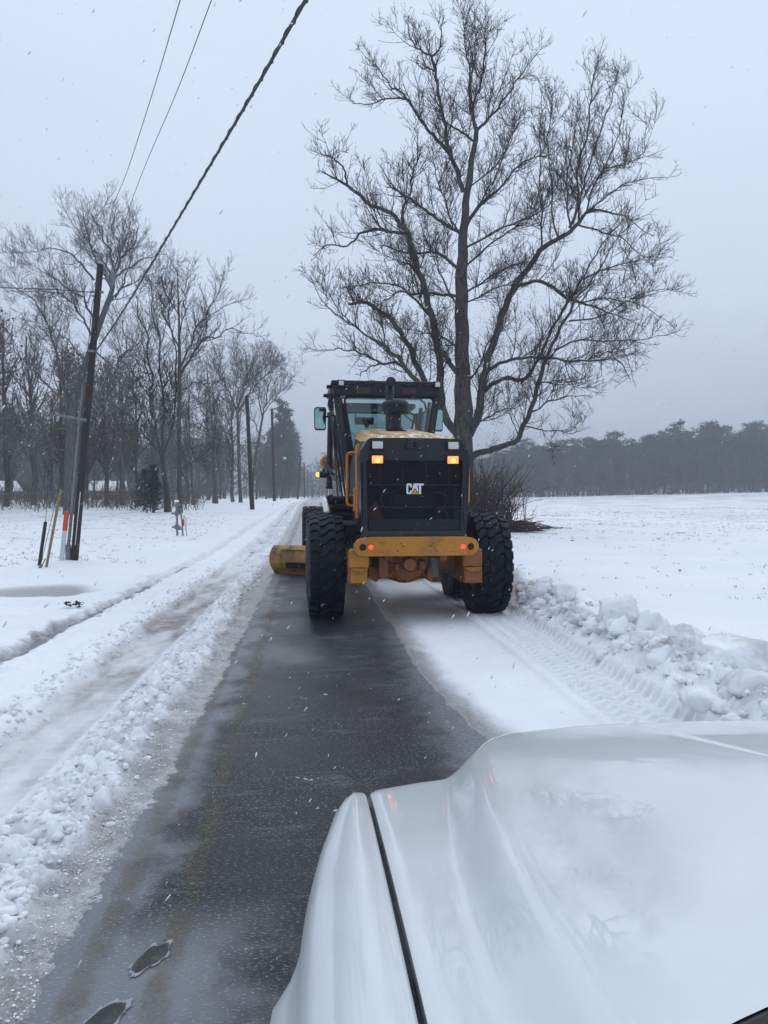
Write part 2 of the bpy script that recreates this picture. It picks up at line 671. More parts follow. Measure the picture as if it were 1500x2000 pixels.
M['bark_grey'] = bark('grey_bark', (.065, .065, .06), (.14, .138, .13), .45, (.09, .095, .08))
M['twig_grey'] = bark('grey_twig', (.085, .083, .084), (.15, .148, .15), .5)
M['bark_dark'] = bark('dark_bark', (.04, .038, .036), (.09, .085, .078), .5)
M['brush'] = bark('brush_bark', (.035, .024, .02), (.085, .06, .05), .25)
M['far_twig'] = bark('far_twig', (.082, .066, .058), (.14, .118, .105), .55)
M['red_twig'] = bark('reddish_twig', (.07, .046, .042), (.12, .08, .075), .2)
M['brown_leaf'] = needle_mat('brown_leaf', (.10, .055, .040), (.16, .09, .065))
M['dark_leaf'] = needle_mat('dark_leaf', (.03, .022, .02), (.06, .042, .036))
M['needle'] = needle_mat('pine_needle', (.032, .048, .036), (.065, .085, .062))
M['needle_dark'] = needle_mat('cedar_needle', (.03, .042, .03), (.075, .09, .065))
M['grass'] = needle_mat('dry_grass', (.16, .11, .06), (.26, .19, .11))
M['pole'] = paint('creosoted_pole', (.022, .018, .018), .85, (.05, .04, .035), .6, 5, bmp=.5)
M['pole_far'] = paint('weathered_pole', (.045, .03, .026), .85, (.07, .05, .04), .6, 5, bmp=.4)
M['grey_metal'] = paint('grey_metal', (.16, .18, .19), .6, (.09, .1, .1), .5, 6)
M['cable'] = paint('cable', (.042, .045, .046), .7, (.06, .06, .06), .5, 20)
M['marker_orange'] = paint('orange_marker', (.62, .075, .02), .5, (.4, .08, .04), .3, 12)
M['marker_white'] = paint('white_marker', (.55, .60, .60), .5, (.4, .42, .42), .3, 12)
M['cane'] = paint('yellow_guard', (.22, .17, .07), .6, (.1, .08, .05), .6, 12)
M['sign_white'] = paint('sign_white', (.7, .7, .7), .5, (.5, .5, .5), .2, 8)
M['sign_red'] = paint('sign_red', (.5, .03, .03), .5, (.3, .03, .03), .2, 8)
M['siding'] = paint('house_siding', (.13, .13, .13), .8, (.09, .09, .09), .4, 3)
M['window_dark'] = paint('window_glass', (.03, .035, .04), .15, (.04, .04, .04), .2, 3, bmp=0)
M['roof_snow'] = clod_mat('roof_snow', .0)
M['paint'] = truck_paint()
M['plastic'] = paint('black_plastic', (.012, .013, .015), .55, (.02, .02, .02), .4, 10)
M['concrete'] = paint('concrete', (.3, .3, .28), .85, (.2, .2, .18), .4, 3)


# ------------------------------------------------------------------ numpy noise
def _hash(ix, iy, seed):
    h = (ix.astype(np.int64) * 374761393 + iy.astype(np.int64) * 668265263 + seed * 1442695041) & 0xFFFFFFFF
    h = ((h ^ (h >> 13)) * 1274126177) & 0xFFFFFFFF
    h = h ^ (h >> 16)
    return (h & 0xFFFFFF) / float(0xFFFFFF)


def vnoise(x, y, seed=0):
    ix, iy = np.floor(x), np.floor(y)
    fx, fy = x - ix, y - iy
    fx, fy = fx * fx * (3 - 2 * fx), fy * fy * (3 - 2 * fy)
    a = _hash(ix, iy, seed)
    b = _hash(ix + 1, iy, seed)
    c = _hash(ix, iy + 1, seed)
    d = _hash(ix + 1, iy + 1, seed)
    return (a * (1 - fx) + b * fx) * (1 - fy) + (c * (1 - fx) + d * fx) * fy


def fbm(x, y, oct=4, seed=0, gain=.5):
    s, a, tot = 0, 1.0, 0
    for i in range(oct):
        s = s + a * vnoise(x * 2 ** i + 17.3 * i, y * 2 ** i + 9.1 * i, seed + i)
        tot += a
        a *= gain
    return s / tot


def clods(x, y, cell, seed, fill=.8):
    """hemispherical lumps, unit height for a lump of radius one cell/2"""
    X, Y = x / cell, y / cell
    X, Y = X + .75 * (vnoise(X * 2.1, Y * 2.1, seed + 31) - .5) + .3 * (vnoise(X * 5, Y * 5, seed + 33) - .5), Y + .75 * (vnoise(X * 2.1, Y * 2.1, seed + 32) - .5)
    ix, iy = np.floor(X), np.floor(Y)
    best = np.zeros_like(X)
    for dx in (-1, 0, 1):
        for dy in (-1, 0, 1):
            cx, cy = ix + dx, iy + dy
            ox = cx + .5 + (_hash(cx, cy, seed) - .5) * .9
            oy = cy + .5 + (_hash(cx, cy, seed + 7) - .5) * .9
            r = .25 + .42 * _hash(cx, cy, seed + 13)
            on = (_hash(cx, cy, seed + 23) < fill)
            d2 = (X - ox) ** 2 + (Y - oy) ** 2
            h = np.minimum(np.sqrt(np.clip(r * r - d2, 0, None)) * .9, r * (.55 + .4 * _hash(cx, cy, seed + 29))) * on
            best = np.maximum(best, h)
    return best * cell


def S(t):
    t = np.clip(t, 0, 1)
    return t * t * (3 - 2 * t)


def win(x, a, b, e):
    """1 inside [a,b], soft edges e"""
    return S((x - a) / e + .5) * S((b - x) / e + .5)


def base_z(X, Y):
    e = 1.0 * S((Y - 14) / 52)
    right = .25 * S((Y - 14) / 40) + np.clip((X - 25) / 100, 0, 1.6) * 2.2 * S((Y - 40) / 150) + .45 * S((Y - 150) / 60)
    w = S((X - 3.5) / 14)
    z = e * (1 - w) + right * w
    return z


BLX = lambda X: 16.1 - (X + .9) * .53           # where the blade's edge meets the road


def terrain(X, Y, fine=False):
    z0 = base_z(X, Y)
    near = 1 - S((Y - 26) / 30)
    wob = (fbm(Y * .8, Y * 0 + 3, 3, 5) - .5)
    wf = (fbm(X * 5, Y * 5, 3, 8) - .5)
    # open snow
    h = .07 + .05 * (fbm(X * .35, Y * .35, 4, 1) - .5) + .02 * (fbm(X * 2, Y * 2, 3, 2) - .5)
    h += .25 * (fbm(X * .05, Y * .05, 3, 31) - .5) * S((np.abs(X) - 5) / 8)
    dirt = np.zeros_like(X)
    wet = np.zeros_like(X)
    # far shoulder rut on the left (dark close by, fading)
    rc = -2.95 + .06 * wob + .012 * (Y - 8) * (Y > 8) + .25 * S((8.5 - Y) / 5)*-1*0
    rc = rc + .10 * (fbm(Y * 1.7, Y * 0 + 2, 3, 16) - .5) * 2
    Xr = X + .16 * (fbm(X * 7, Y * 7, 4, 17) - .5) * 2
    rut = win(Xr, rc - .15, rc + .15, .10)
    h -= rut * (.085 - .03 * S((Y - 12) / 10))
    dark = rut * (1 - S((Y - 7.5) / 9)) * (.75 + 1.1 * (fbm(X * 9, Y * 3, 3, 3) - .4))
    wet = np.maximum(wet, np.clip(dark, 0, 1))
    h += rut * .5 * clods(X, Y, .07, 18, .5)
    h += (win(X, rc - .42, rc - .14, .12) + win(X, rc + .14, rc + .4, .12)) * near * (.35 * clods(X, Y, .11, 19, .5) + .02 * fbm(X * 6, Y * 6, 3, 20))
    dirt = np.maximum(dirt, rut * .25 * near)
    # lumpy shoulder snow between the rut and the wheel track
    sh = win(X + .12 * wf, -2.75, -2.02, .25)
    lump = clods(X, Y, .16, 41, .55) * .5 + clods(X + 5, Y, .07, 43, .7) * .4
    h += sh * near * (lump * .6 + .05 * (fbm(X * 3, Y * 3, 3, 9)))
    h += win(X + .1 * wf, -2.35, -2.02, .12) * near * (.5 * clods(X, Y, .09, 47, .8))
    # lane surface left of the windrow: packed snow on the road
    lane = win(X, -3.3, 2.5, .3)
    # grey wheel track
    tr = win(X + .05 * wob, -2.02, -1.50, .13)
    h = h * (1 - tr) + tr * (.012 + .012 * fbm(X * 14, Y * 7, 3, 12) + .006 * np.sin(Y * 55 + 3 * wf) )
    g = fbm(X * 7, Y * 1.6, 4, 15)
    dirt = np.maximum(dirt, tr * (.20 + .9 * np.clip(g - .38, 0, 1) + .75 * np.exp(-((Y - 10.5) / 3.8) ** 2) * np.clip(g * 1.6, 0, 1)))
    tr2 = win(X + .05 * wob, -1.78, -1.52, .1) * np.exp(-((Y - 10.0) / 3.0) ** 2)
    wet = np.maximum(wet, tr2 * np.clip((g - .3) * 2.2, 0, 1) * .8)
    # slushy windrow along the scraped asphalt
    edge = -.84 + .12 * (fbm(Y * 2.4, Y * 0 + 1, 4, 21) - .5) + .10 * (fbm(X * 12, Y * 12, 3, 24) - .5) + .05 * (fbm(X * 34, Y * 34, 2, 25) - .5) - .06 * S((4.2 - Y) / 1.5)
    wr = S((X + 1.52) / .14) * (X < .2)
    big = clods(X, Y, .12, 51, .75)
    sm = clods(X + 3, Y + 1, .06, 52, .85)
    fi = clods(X + 3, Y + 1, .032, 57, .85)
    crest = S((X + 1.50) / .12) * S((-1.03 + .10 * (fbm(X * 4, Y * 4, 3, 53) - .5) - .10 * S((Y - 9) / 4) - X) / .14 + .3)
    amt = crest
    fr = fbm(X * 9, Y * 9, 5, 58, .7) - .5
    rgw = 1 - np.abs(2 * fbm(X * 13, Y * 13, 4, 59, .62) - 1)
    h = h * (1 - wr) + wr * np.clip((.004 + .028 * crest + big * .85 * amt + sm * 1.15 * (.22 + .78 * crest) + (.07 * fr + .03 * (rgw - .5)) * (.2 + .8 * crest)) * (.25 + .75 * S((edge - X) / .10)) + fi * (.6 + .4 * crest) + .012 * (1 - crest) * (fbm(X * 28, Y * 28, 3, 54) - .35), .001, None)
    dirt = np.maximum(dirt, wr * np.clip(.18 + .9 * (fbm(X * 3.2, Y * 3.2, 4, 55) - .42) + .50 * (1 - crest) - big * 4.0 * crest - sm * 3, 0, .75) )
    wet = np.maximum(wet, wr * np.clip((.35 + .5 * (1 - crest) - big * 9 * crest - sm * 12 - fi * 12) * (fbm(X * 9, Y * 9, 4, 56, .65) * 1.6), 0, .75))
    # scraped asphalt behind the blade
    edr = .93 + .07 * (fbm(Y * 1.3, Y * 0 + 9, 3, 61) - .5) + .04 * wf + .05 * (fbm(X * 16, Y * 10, 3, 62) - .5) + .22 * S((6.8 - Y) / 2.6) - .05 * S((Y - 8) / 3)
    scr = S((X - edge) / .05 + .2) * S((edr - X) / .05 + .2) * S((BLX(X) - Y) / .06 + .5)
    # thin snow right of the bare strip
    thin = (X >= .2) * S((2.02 - X) / .1 + .5)
    h = h * (1 - thin) + thin * (.0015 + .022 * S((X - edr) / .7) + .008 * fbm(X * 3, Y * 1.2, 3, 66) + .010 * S((X - 1.85) / .12) * S((2.0 - X) / .05))
    dirt = np.maximum(dirt, thin * np.clip(.06 + .35 * (fbm(X * 1.5, Y * .8, 4, 68) - .35) + .25 * (1 - S((X - edr) / .35)), 0, 1))
    wet = np.maximum(wet, thin * .8 * (1 - S((X - edr + .12 * (fbm(X * 8, Y * 5, 3, 69) - .5)) / .30)))
    sl = win(X + .02 * wf, .98 + .11 * (Y - 4.5), 1.02 + .11 * (Y - 4.5), .03) * S((6.3 - Y) / 1)
    sl += win(X + .02 * wf, 1.07 + .11 * (Y - 4.5), 1.09 + .11 * (Y - 4.5), .03) * S((6.3 - Y) / 1)
    dirt = np.maximum(dirt, sl * .45)
    # tyre tread print of the right wheels
    u = (X - 2.32) / .31
    tt = win(X, 2.03, 2.62, .06)
    zig = np.abs(((u * 1.6 + 10) % 1.0) - .5) * 2
    ph = (Y / .135 + zig * .8) % 1.0
    ph = (ph + .10 * (fbm(X * 9, Y * 9, 2, 72) - .5)) % 1.0
    ridge = np.exp(-((ph - .5) / .15) ** 2)
    ph2 = (u * 1.6 + 10 + .15 * np.sin(Y * 46)) % 1.0
    ridge2 = np.exp(-((np.abs(ph2 - .5) - .5) / .08) ** 2) * .5
    fade = S((11.5 - Y) / 1.5) if True else 1
    tk = tt * near * S((X - 1.9) / .1)
    rd = np.maximum(ridge, ridge2) * (.55 + .7 * fbm(X * 6, Y * 6, 2, 71)) * (.45 + 1.0 * fbm(X * 2.2, Y * 1.6, 3, 74))
    if fine:
        h = h * (1 - tk) + tk * (.006 + .042 * rd + .012 * wf)
        h -= .03 * (1 - win(X, 2.0, 2.66, .05)) + .03 * (1 - S((Y - 4.25) / .1) * S((13 - Y) / .3))
        dirt = np.maximum(dirt * .3, tk * np.clip(.30 - .6 * rd, 0, 1))
    else:
        h = h * (1 - tk) + tk * (.004 - .035 * S((Y - 4.2) / .2) * S((13 - Y) / .2) + .01 * wf)
    h += win(X, 1.93, 2.04, .06) * near * (.02 + .04 * clods(X, Y, .05, 73, .7) / .05 * .5)
    # berm at the right edge
    bl = S((12.9 - Y) / 2.5) + .35
    bc = 2.98 + .12 * wob - .12 * S((6 - Y) / 2)
    bm_ = np.exp(-((X - bc) / .23) ** 2) * np.clip(bl, 0, 1) * near
    b1 = clods(X, Y, .34, 81, .8)
    b2 = clods(X + 2, Y, .15, 82, .8)
    b3 = clods(X + 2, Y + 3, .06, 83, .8)
    rg = 1 - np.abs(2 * fbm(X * 3.1, Y * 3.1, 4, 88, .55) - 1)
    rg2 = 1 - np.abs(2 * fbm(X * 9 + rg, Y * 9, 4, 89, .6) - 1)
    h += bm_ * (.02 + .20 * rg ** 2 + .10 * rg2 + b1 * .35 + b2 * .30 + .05 * (fbm(X * 26, Y * 26, 3, 86) - .5))
    side = win(X, 2.58, 2.9, .15) * near
    h += side * (b2 * .25 + b3 * .4 + .04 * rg2)
    dirt = np.maximum(dirt, bm_ * np.clip((fbm(X * 2.5, Y * 2.5, 4, 85) - .38) * 2.0, 0, .65))
    h += win(X, 3.2, 3.9, .3) * near * .4 * clods(X, Y, .1, 87, .15)
    # smooth field: gentle drifts, dry bare specks far out
    field = S((X - 4) / 3)
    dirt = np.maximum(dirt, field * S((Y - 24) / 20) * np.clip((fbm(X * .5, Y * 1.4, 5, 91, .65) - .50) * 2.6, 0, .5))
    dirt = np.maximum(dirt, S((-X - 4) / 2) * S((Y - 20) / 15) * np.clip((fbm(X * .6, Y * 1.7, 5, 92, .65) - .58) * 2.4, 0, .35))
    # thin icy patch left of the road and the tracks of the driveway
    q = ((X + 4.35 + .25 * (Y - 12.8)) / .95) ** 2 + ((Y - 12.9) / .85) ** 2 + 1.5 * (fbm(X * 1.6, Y * 1.6, 4, 95) - .5)
    pud = S((1 - q) / .5)
    h = h * (1 - pud) + pud * .02
    wet = np.maximum(wet, pud * .72)
    for (y0, sl_, w_) in ((11.55, -.02, .05), (11.2, -.05, .06), (10.2, .10, .05), (9.3, .12, .06), (9.05, .12, .04)):
        dd = (Y - (y0 + sl_ * (X + 3.2)))
        k = np.exp(-(dd / w_) ** 2) * S((-X - 2.7) / .2) * S((X + 9) / 3)
        h -= k * .03
        dirt = np.maximum(dirt, k * .12)
    blk = win(X, -2.9, -2.2, .2) * S((10.5 - Y) / .3) * S((Y - 8.7) / .3)
    h = h * (1 - .6 * blk) + .6 * blk * .085
    # snow mounded round the pole's foot
    h += .08 * np.exp(-(((X + 5.75) / .55) ** 2 + ((Y - 18.0) / .9) ** 2))
    # footprints
    for (fx, fy, ang, onroad) in ((-1.02, 2.76, .3, 0), (-1.06, 3.32, .2, 0), (-1.02, 3.15, .2, 0),
                                  (-.93, 4.62, .2, 0), (-.95, 4.46, .2, 0), (-.9, 5.25, .2, 0), (-.9, 6.1, .2, 0), (-1.0, 5.9, .2, 0)):
        ca, sa = math.cos(ang), math.sin(ang)
        a = ((X - fx) * ca + (Y - fy) * sa) / .10
        b = (-(X - fx) * sa + (Y - fy) * ca) / .055
        rr = np.sqrt(a * a + b * b) + .25 * (fbm(X * 14, Y * 14, 2, 99) - .5)
        if onroad:
            ring = np.exp(-((rr - 1.05) / .19) ** 4) * S((fbm(X * 22, Y * 22, 2, 101) - .26) / .1)
            scr = scr * (1 - ring * .985)
            h = np.where(ring > .3, .005 + .004 * ring, h)
            dirt = np.where(ring > .2, .30, dirt)
            wet = np.where(ring > .2, .25, wet)
        else:
            k = S((1.15 - rr) / .4)
            h = h * (1 - k) + k * .008
            wet = np.maximum(wet, k * .75)
    # little slush ridges pushed across the bare strip
    for (rx, ry, ln) in ((.13, 3.75, .12), (.10, 3.95, .10), (.15, 3.62, .06), (-.02, 4.35, .14), (.0, 6.1, .2), (.25, 6.8, .12), (-.35, 4.2, .05), (.05, 3.9, .2), (-.55, 5.9, .12)):
        yy = Y - ry - .04 * np.sin(X * 26 + rx * 50) - .25 * (X - rx)
        k = np.exp(-(yy / .014) ** 2) * S((ln - np.abs(X - rx)) / .04) * (fbm(X * 30, Y * 9, 2, 97) > .42)
        scr = scr * (1 - k * .98)
        h = np.where(k > .1, np.maximum(.004, .012 * k), h)
        dirt = np.where(k > .1, .25, dirt)
        z = z0 + h * (1 - scr) - scr * .035
    # wheel track of the lane ahead, right of the grader's left wheels
    ahead = S((Y - 17) / 2)
    for xc in (.35, 2.2, -1.75, -.9):
        k = np.exp(-((X - xc) / .2) ** 2) * ahead * (1 - S((Y - 60) / 40))
        z = z - k * .035
        dirt = np.maximum(dirt, k * .22)
    return z, np.clip(dirt, 0, 1), np.clip(wet, 0, 1)


# ------------------------------------------------------------------ ground
def axis(core0, core1, step, growth, lim0, lim1):
    mid = list(np.arange(core0, core1, step))
    lo, s, x = [], step, core0
    while x > lim0:
        s *= growth
        x -= s
        lo.append(x)
    hi, s, x = [], step, mid[-1]
    while x < lim1:
        s *= growth
        x += s
        hi.append(x)
    return np.array(lo[::-1] + mid + hi)


gx = axis(-3.1, 3.5, .0185, 1.055, -600, 600)
ys = [-20, -14, -9, -6, -4]
y = -3.0
while y < 1.8:
    ys.append(y)
    y += .12
while y < 60:
    ys.append(y)
    y *= 1.0046 if y < 12 else 1.010
while y < 900:
    ys.append(y)
    y *= 1.035
gy = np.array(ys)
XX, YY = np.meshgrid(gx, gy)
ZZ, DD, WW = terrain(XX, YY)
V = np.stack([XX.ravel(), YY.ravel(), ZZ.ravel()], 1)
ny, nx = XX.shape
ii = (np.arange(ny - 1)[:, None] * nx + np.arange(nx - 1)[None, :]).ravel()
F = np.stack([ii, ii + 1, ii + nx + 1, ii + nx], 1)
me = np_mesh('snow_covered_ground', V, F, M['snow'])
attr(me, 'dirt', DD.ravel())
attr(me, 'wet', WW.ravel())
ground = link('snow_covered_ground', me)
tag(ground, kind='structure')


px_ = np.arange(1.96, 2.72, .011)
py_ = [4.2]
while py_[-1] < 13.1:
    py_.append(py_[-1] + .0024 * py_[-1])
TX, TY = np.meshgrid(px_, np.array(py_))
TZ, TD, TW = terrain(TX, TY, True)
V = np.stack([TX.ravel(), TY.ravel(), TZ.ravel()], 1)
nyt, nxt = TX.shape
ii = (np.arange(nyt - 1)[:, None] * nxt + np.arange(nxt - 1)[None, :]).ravel()
me = np_mesh('tyre_track_snow', V, np.stack([ii, ii + 1, ii + nxt + 1, ii + nxt], 1), M['snow'])
attr(me, 'dirt', TD.ravel())
attr(me, 'wet', TW.ravel())
tag(link('tyre_track_snow', me), kind='structure')


def gz(x, y):
    """height of the ground sheet at x, y (bilinear)"""
    i = int(np.clip(np.searchsorted(gx, x) - 1, 0, nx - 2))
    j = int(np.clip(np.searchsorted(gy, y) - 1, 0, ny - 2))
    fx = min(max((x - gx[i]) / (gx[i + 1] - gx[i]), 0), 1)
    fy = min(max((y - gy[j]) / (gy[j + 1] - gy[j]), 0), 1)
    return float((ZZ[j, i] * (1 - fx) + ZZ[j, i + 1] * fx) * (1 - fy) + (ZZ[j + 1, i] * (1 - fx) + ZZ[j + 1, i + 1] * fx) * fy)


# road sheet under the snow
ry = np.concatenate([np.arange(-20, 14, 2.0), np.arange(14, 70, 1.5), np.arange(70, 400, 20.0)])
rx = np.array([-3.45, -1.5, .5, 2.55])
RX, RY = np.meshgrid(rx, ry)
RZ = base_z(RX * 0 - 3, RY) - np.where(RY > 18, .02, 0)
V = np.stack([RX.ravel(), RY.ravel(), RZ.ravel()], 1)
ii = (np.arange(len(ry) - 1)[:, None] * 4 + np.arange(3)[None, :]).ravel()
road = link('road', np_mesh('road', V, np.stack([ii, ii + 1, ii + 5, ii + 4], 1), M['asphalt'], False))
tag(road, kind='structure')
for xc in (-.77, -.51):
    b = MB()
    yl = [0.5 + i * .5 for i in range(31)]
    pts = []
    for i, yv in enumerate(yl):
        x0 = xc - .09 * max(0, (yv - 3)) / 6
        pts.append([(x0 - .075, yv, .004), (x0, yv, .004), (x0 + .075, yv, .004)])
    b.grid(pts)
    o = b.build('road_marking', M['line'])
    attr(o.data, 'edge', np.array([0, 1, 0] * len(yl)))
    tag(o, kind='structure')


# two wet footprints on the thin slush film
def footprint(fx, fy, ang, label, seed):
    rg = np.random.default_rng(seed)
    root = empty('footprint', (fx, fy, .004), ang)
    tag(root, label, 'footprint', 'footprints by the lower left corner')
    n_ = 56
    th = np.arange(n_) / n_ * 2 * math.pi
    a0, b0 = .092, .040
    wv = np.array([vnoise(np.array(math.cos(t_) * 2.2 + seed), np.array(math.sin(t_) * 2.2), seed) for t_ in th])
    wv2 = np.array([vnoise(np.array(math.cos(t_) * 7 + seed), np.array(math.sin(t_) * 7), seed + 3) for t_ in th])
    ri = .95 + .25 * (wv - .5) + .10 * (wv2 - .5)
    w_ = np.clip(.42 * (wv2 - .22) + .2 * (wv - .4), .012, .3)
    b = MB()
    rows = []
    for i in list(range(n_)) + [0]:
        c_, s_ = math.cos(th[i]), math.sin(th[i])
        r_ = []
        for k, (f_, z_) in enumerate(((0, 0), (.2, .0025), (.55, .004), (.85, .002), (1, 0))):
            q = ri[i] + w_[i] * f_
            r_.append((a0 * q * c_, b0 * q * s_ * (1 + .25 * c_), z_))
        rows.append(r_)
    b.grid(rows)
    b.build('slush_rim', M['slush'], root)
    b = MB()
    b._add([(a0 * ri[i] * .98 * math.cos(th[i]), b0 * ri[i] * .98 * math.sin(th[i]) * (1 + .25 * math.cos(th[i])), .0012) for i in range(n_)], [tuple(range(n_))])
    b.build('wet_print', M['wet_print'], root)


M['wet_print'] = paint('wet_print', (.02, .022, .025), .3, (.10, .11, .115), .9, 16, bmp=.4, spec=.25)
M['slush'] = paint('slush', (.40, .42, .45), .5, (.25, .27, .29), .9, 30, bmp=.5)
footprint(-.655, 2.37, R(58), 'rounder wet footprint with a dark middle in the lower left corner', 5)
footprint(-.575, 2.68, R(62), 'longer wet footprint with a white slush rim just ahead of the dark one', 8)


# ------------------------------------------------------------------ icosphere-like lumps of snow
def ico(sub):
    import bmesh
    bm = bmesh.new()
    bmesh.ops.create_icosphere(bm, subdivisions=sub, radius=1)
    v = np.array([p.co[:] for p in bm.verts])
    f = np.array([[q.index for q in p.verts] for p in bm.faces])
    bm.free()
    return v, f


ICO = {s: ico(s) for s in (1, 2, 3, 4)}


def n3(v, sc, seed):
    return (vnoise(v[:, 0] * sc + seed, v[:, 1] * sc - seed, seed) + vnoise(v[:, 1] * sc + 3.3, v[:, 2] * sc + seed, seed + 1) + vnoise(v[:, 2] * sc + 7.7, v[:, 0] * sc, seed + 2)) / 3 - .5


def lump(sub, size, seed, rough=.6, flat=0.3):
    v, f = ICO[sub]
    r = 1 + rough * n3(v * 1, 1.4, seed) * 1.6 + rough * .8 * n3(v, 3.4, seed + 5) + rough * .45 * n3(v, 8, seed + 9) + rough * .22 * n3(v, 17, seed + 11)
    w = v * r[:, None]
    # a few broken planes
    rg = np.random.default_rng(seed)
    for _ in range(7):
        nrm = rg.normal(size=3)
        nrm /= np.linalg.norm(nrm)
        d = .62 + rg.random() * .25
        s = w @ nrm
        w = w - np.where(s > d, (s - d) * .85, 0)[:, None] * nrm
    w[:, 2] = np.where(w[:, 2] < -flat, -flat, w[:, 2])
    return w * np.array(size), f


def rotz(v, a):
    ca, sa = math.cos(a), math.sin(a)
    return np.stack([v[:, 0] * ca - v[:, 1] * sa, v[:, 0] * sa + v[:, 1] * ca, v[:, 2]], 1)


# crumbled snow: loose stuff in the windrow and along the berm
def scatter(name, pts, sizes, mat, sub=1, seed=3, parent=None):
    Vs, Fs, b = [], [], 0
    protos = [lump(sub + (1 if 'rubble' in name else 0), (1, .8, .75), seed + k, 1.15) for k in range(12)]
    small = [lump(1, (1, 1, .8), seed + k, .75) for k in range(12)]
    for (p, s) in zip(pts, sizes):
        v, f = (protos if s > .021 else small)[random.randrange(12)]
        v = rotz(v, random.random() * 6.28) * s
        Vs.append(v + np.array(p))
        Fs.append(f + b)
        b += len(v)
    return link(name, np_mesh(name, np.concatenate(Vs), np.concatenate(Fs), mat), parent)


pts, szs = [], []
for i in range(1200):
    y = 2.0 * (16.0 / 2.0) ** (random.random() ** 1.25)
    x = random.gauss(-1.26, .12)
    if not -1.5 < x < -.90:
        continue
    s = random.choice((.008, .010, .013, .018, .026)) * (1 + .25 * random.random()) * (.8 if x > -1.05 else 1.05)
    pts.append((x, y, gz(x, y) + s * .1))
    szs.append(s)
for i in range(1500):
    y = 2.0 * (16.0 / 2.0) ** (random.random() ** 1.2)
    x = random.uniform(-1.18, -.88)
    s = random.uniform(.003, .0075)
    pts.append((x, y, gz(x, y) + s * .2))
    szs.append(s)
for i in range(700):
    y = 2.2 * (16.0 / 2.2) ** random.random()
    x = random.gauss(-2.12, .08)
    s = random.choice((.012, .018, .026))
    pts.append((x, y, gz(x, y) + s * .1))
    szs.append(s)
o = scatter('slush_crumbs', pts, szs, M['clod'], 2, 3)
tag(o, kind='stuff')
pts, szs = [], []
for i in range(280):
    y = 4.2 * (13.0 / 4.2) ** random.random()
    x = random.gauss(2.88, .17)
    if x < 2.5:
        continue
    s = random.choice((.014, .018, .025, .035, .055)) * (1 + .3 * random.random())
    if abs(x - 2.98) > .35:
        s *= .5
    pts.append((x, y, gz(x, y) + s * .1))
    szs.append(s)
o = scatter('snow_rubble', pts, szs, M['clod_dirty'], 2, 33)
tag(o, kind='stuff')

# the larger chunks of the berm, one by one
chunk_list = [
    # px, py(base), Y, (sx,sy,sz), label
    (1210, 1312, 7.3, (.18, .16, .18), 'largest rounded snow block standing upright on the ploughed roadside bank'),
    (1242, 1262, 8.0, (.11, .10, .21), 'thin upright dirty snow slab behind the largest rounded snow block'),
    (1060, 1196, 10.6, (.30, .26, .21), 'long grey snow slab at the far end of the bank beside the right rear wheel'),
    (1000, 1190, 10.9, (.16, .16, .20), 'dirty snow lump touching the right rear wheel of the grader'),
    (1135, 1245, 8.9, (.22, .20, .14), 'broken white snow slab between the long grey slab and the upright block'),
    (1105, 1258, 8.9, (.12, .12, .10), 'small cracked snow lump at the foot of the bank beside the tread print'),
    (1165, 1298, 7.8, (.12, .11, .09), 'low rough snow lump just left of the largest rounded block'),
    (1272, 1330, 6.9, (.15, .14, .17), 'smooth white snow block right of the largest rounded block'),
    (1320, 1305, 7.1, (.20, .18, .18), 'grey topped snow block behind the middle of the near bank'),
    (1345, 1350, 6.5, (.19, .17, .18), 'pale snow block resting against the big dirty near boulder'),
    (1425, 1365, 6.2, (.36, .28, .24), 'biggest dirty snow boulder at the near end of the bank'),
    (1500, 1345, 6.3, (.24, .22, .18), 'dirty snow boulder cut by the right edge of the view'),
    (1425, 1400, 5.75, (.10, .09, .075), 'small clean snow lump above the pickup hood in front of the big boulder'),
    (1490, 1395, 5.75, (.13, .12, .09), 'small clean snow lump above the pickup hood at the right edge'),
    (1215, 1345, 6.8, (.09, .08, .06), 'small fallen snow lump below the smooth white block'),
    (1030, 1215, 9.9, (.10, .09, .08), 'small white snow lump just behind the right rear wheel'),
    (1085, 1225, 9.6, (.13, .12, .11), 'medium snow lump in front of the long grey slab'),
]
for k, (px, py, Y, sz, lab) in enumerate(chunk_list):
    p = at(px, py, Y)
    sz = tuple(q * 1.22 for q in sz)
    v, f = lump(4, sz, 200 + k * 3, .8, .55)
    v = rotz(v, k * 1.3)
    o = link('snow_chunk', np_mesh('snow_chunk', v, f, M['clod_dirty'] if ('dirty' in lab or 'grey' in lab) else M['clod']))
    o.location = (p[0], Y, max(gz(p[0], Y) - .02, 0) + sz[2] * .45)
    tag(o, lab, 'snow chunk', 'chunks of snow ploughed up along the right roadside')


rb = random.Random(12)
PROT = []
for k in range(6):
    v, f = lump(3, (1, .8, .8), 500 + 7 * k, 1.0, .6)
    PROT.append(np_mesh('snow_chunk', v, f, M['clod_dirty'] if k % 2 else M['clod']))
for i in range(46):
    y = 4.9 * (12.6 / 4.9) ** rb.random()
    x = 2.93 + rb.gauss(0, .13)
    o = link('snow_chunk', PROT[i % 6])
    q = rb.uniform(.06, .16)
    o.scale = (q * rb.uniform(.8, 1.3), q, q * rb.uniform(.7, 1.2))
    o.rotation_euler = (rb.uniform(-.5, .5), rb.uniform(-.5, .5), rb.uniform(0, 6.3))
    o.location = (x, y, gz(x, y) + q * .15)
    tag(o, 'small rough snow lump bedded in the ploughed roadside bank', 'snow chunk', 'small lumps bedded in the roadside bank')


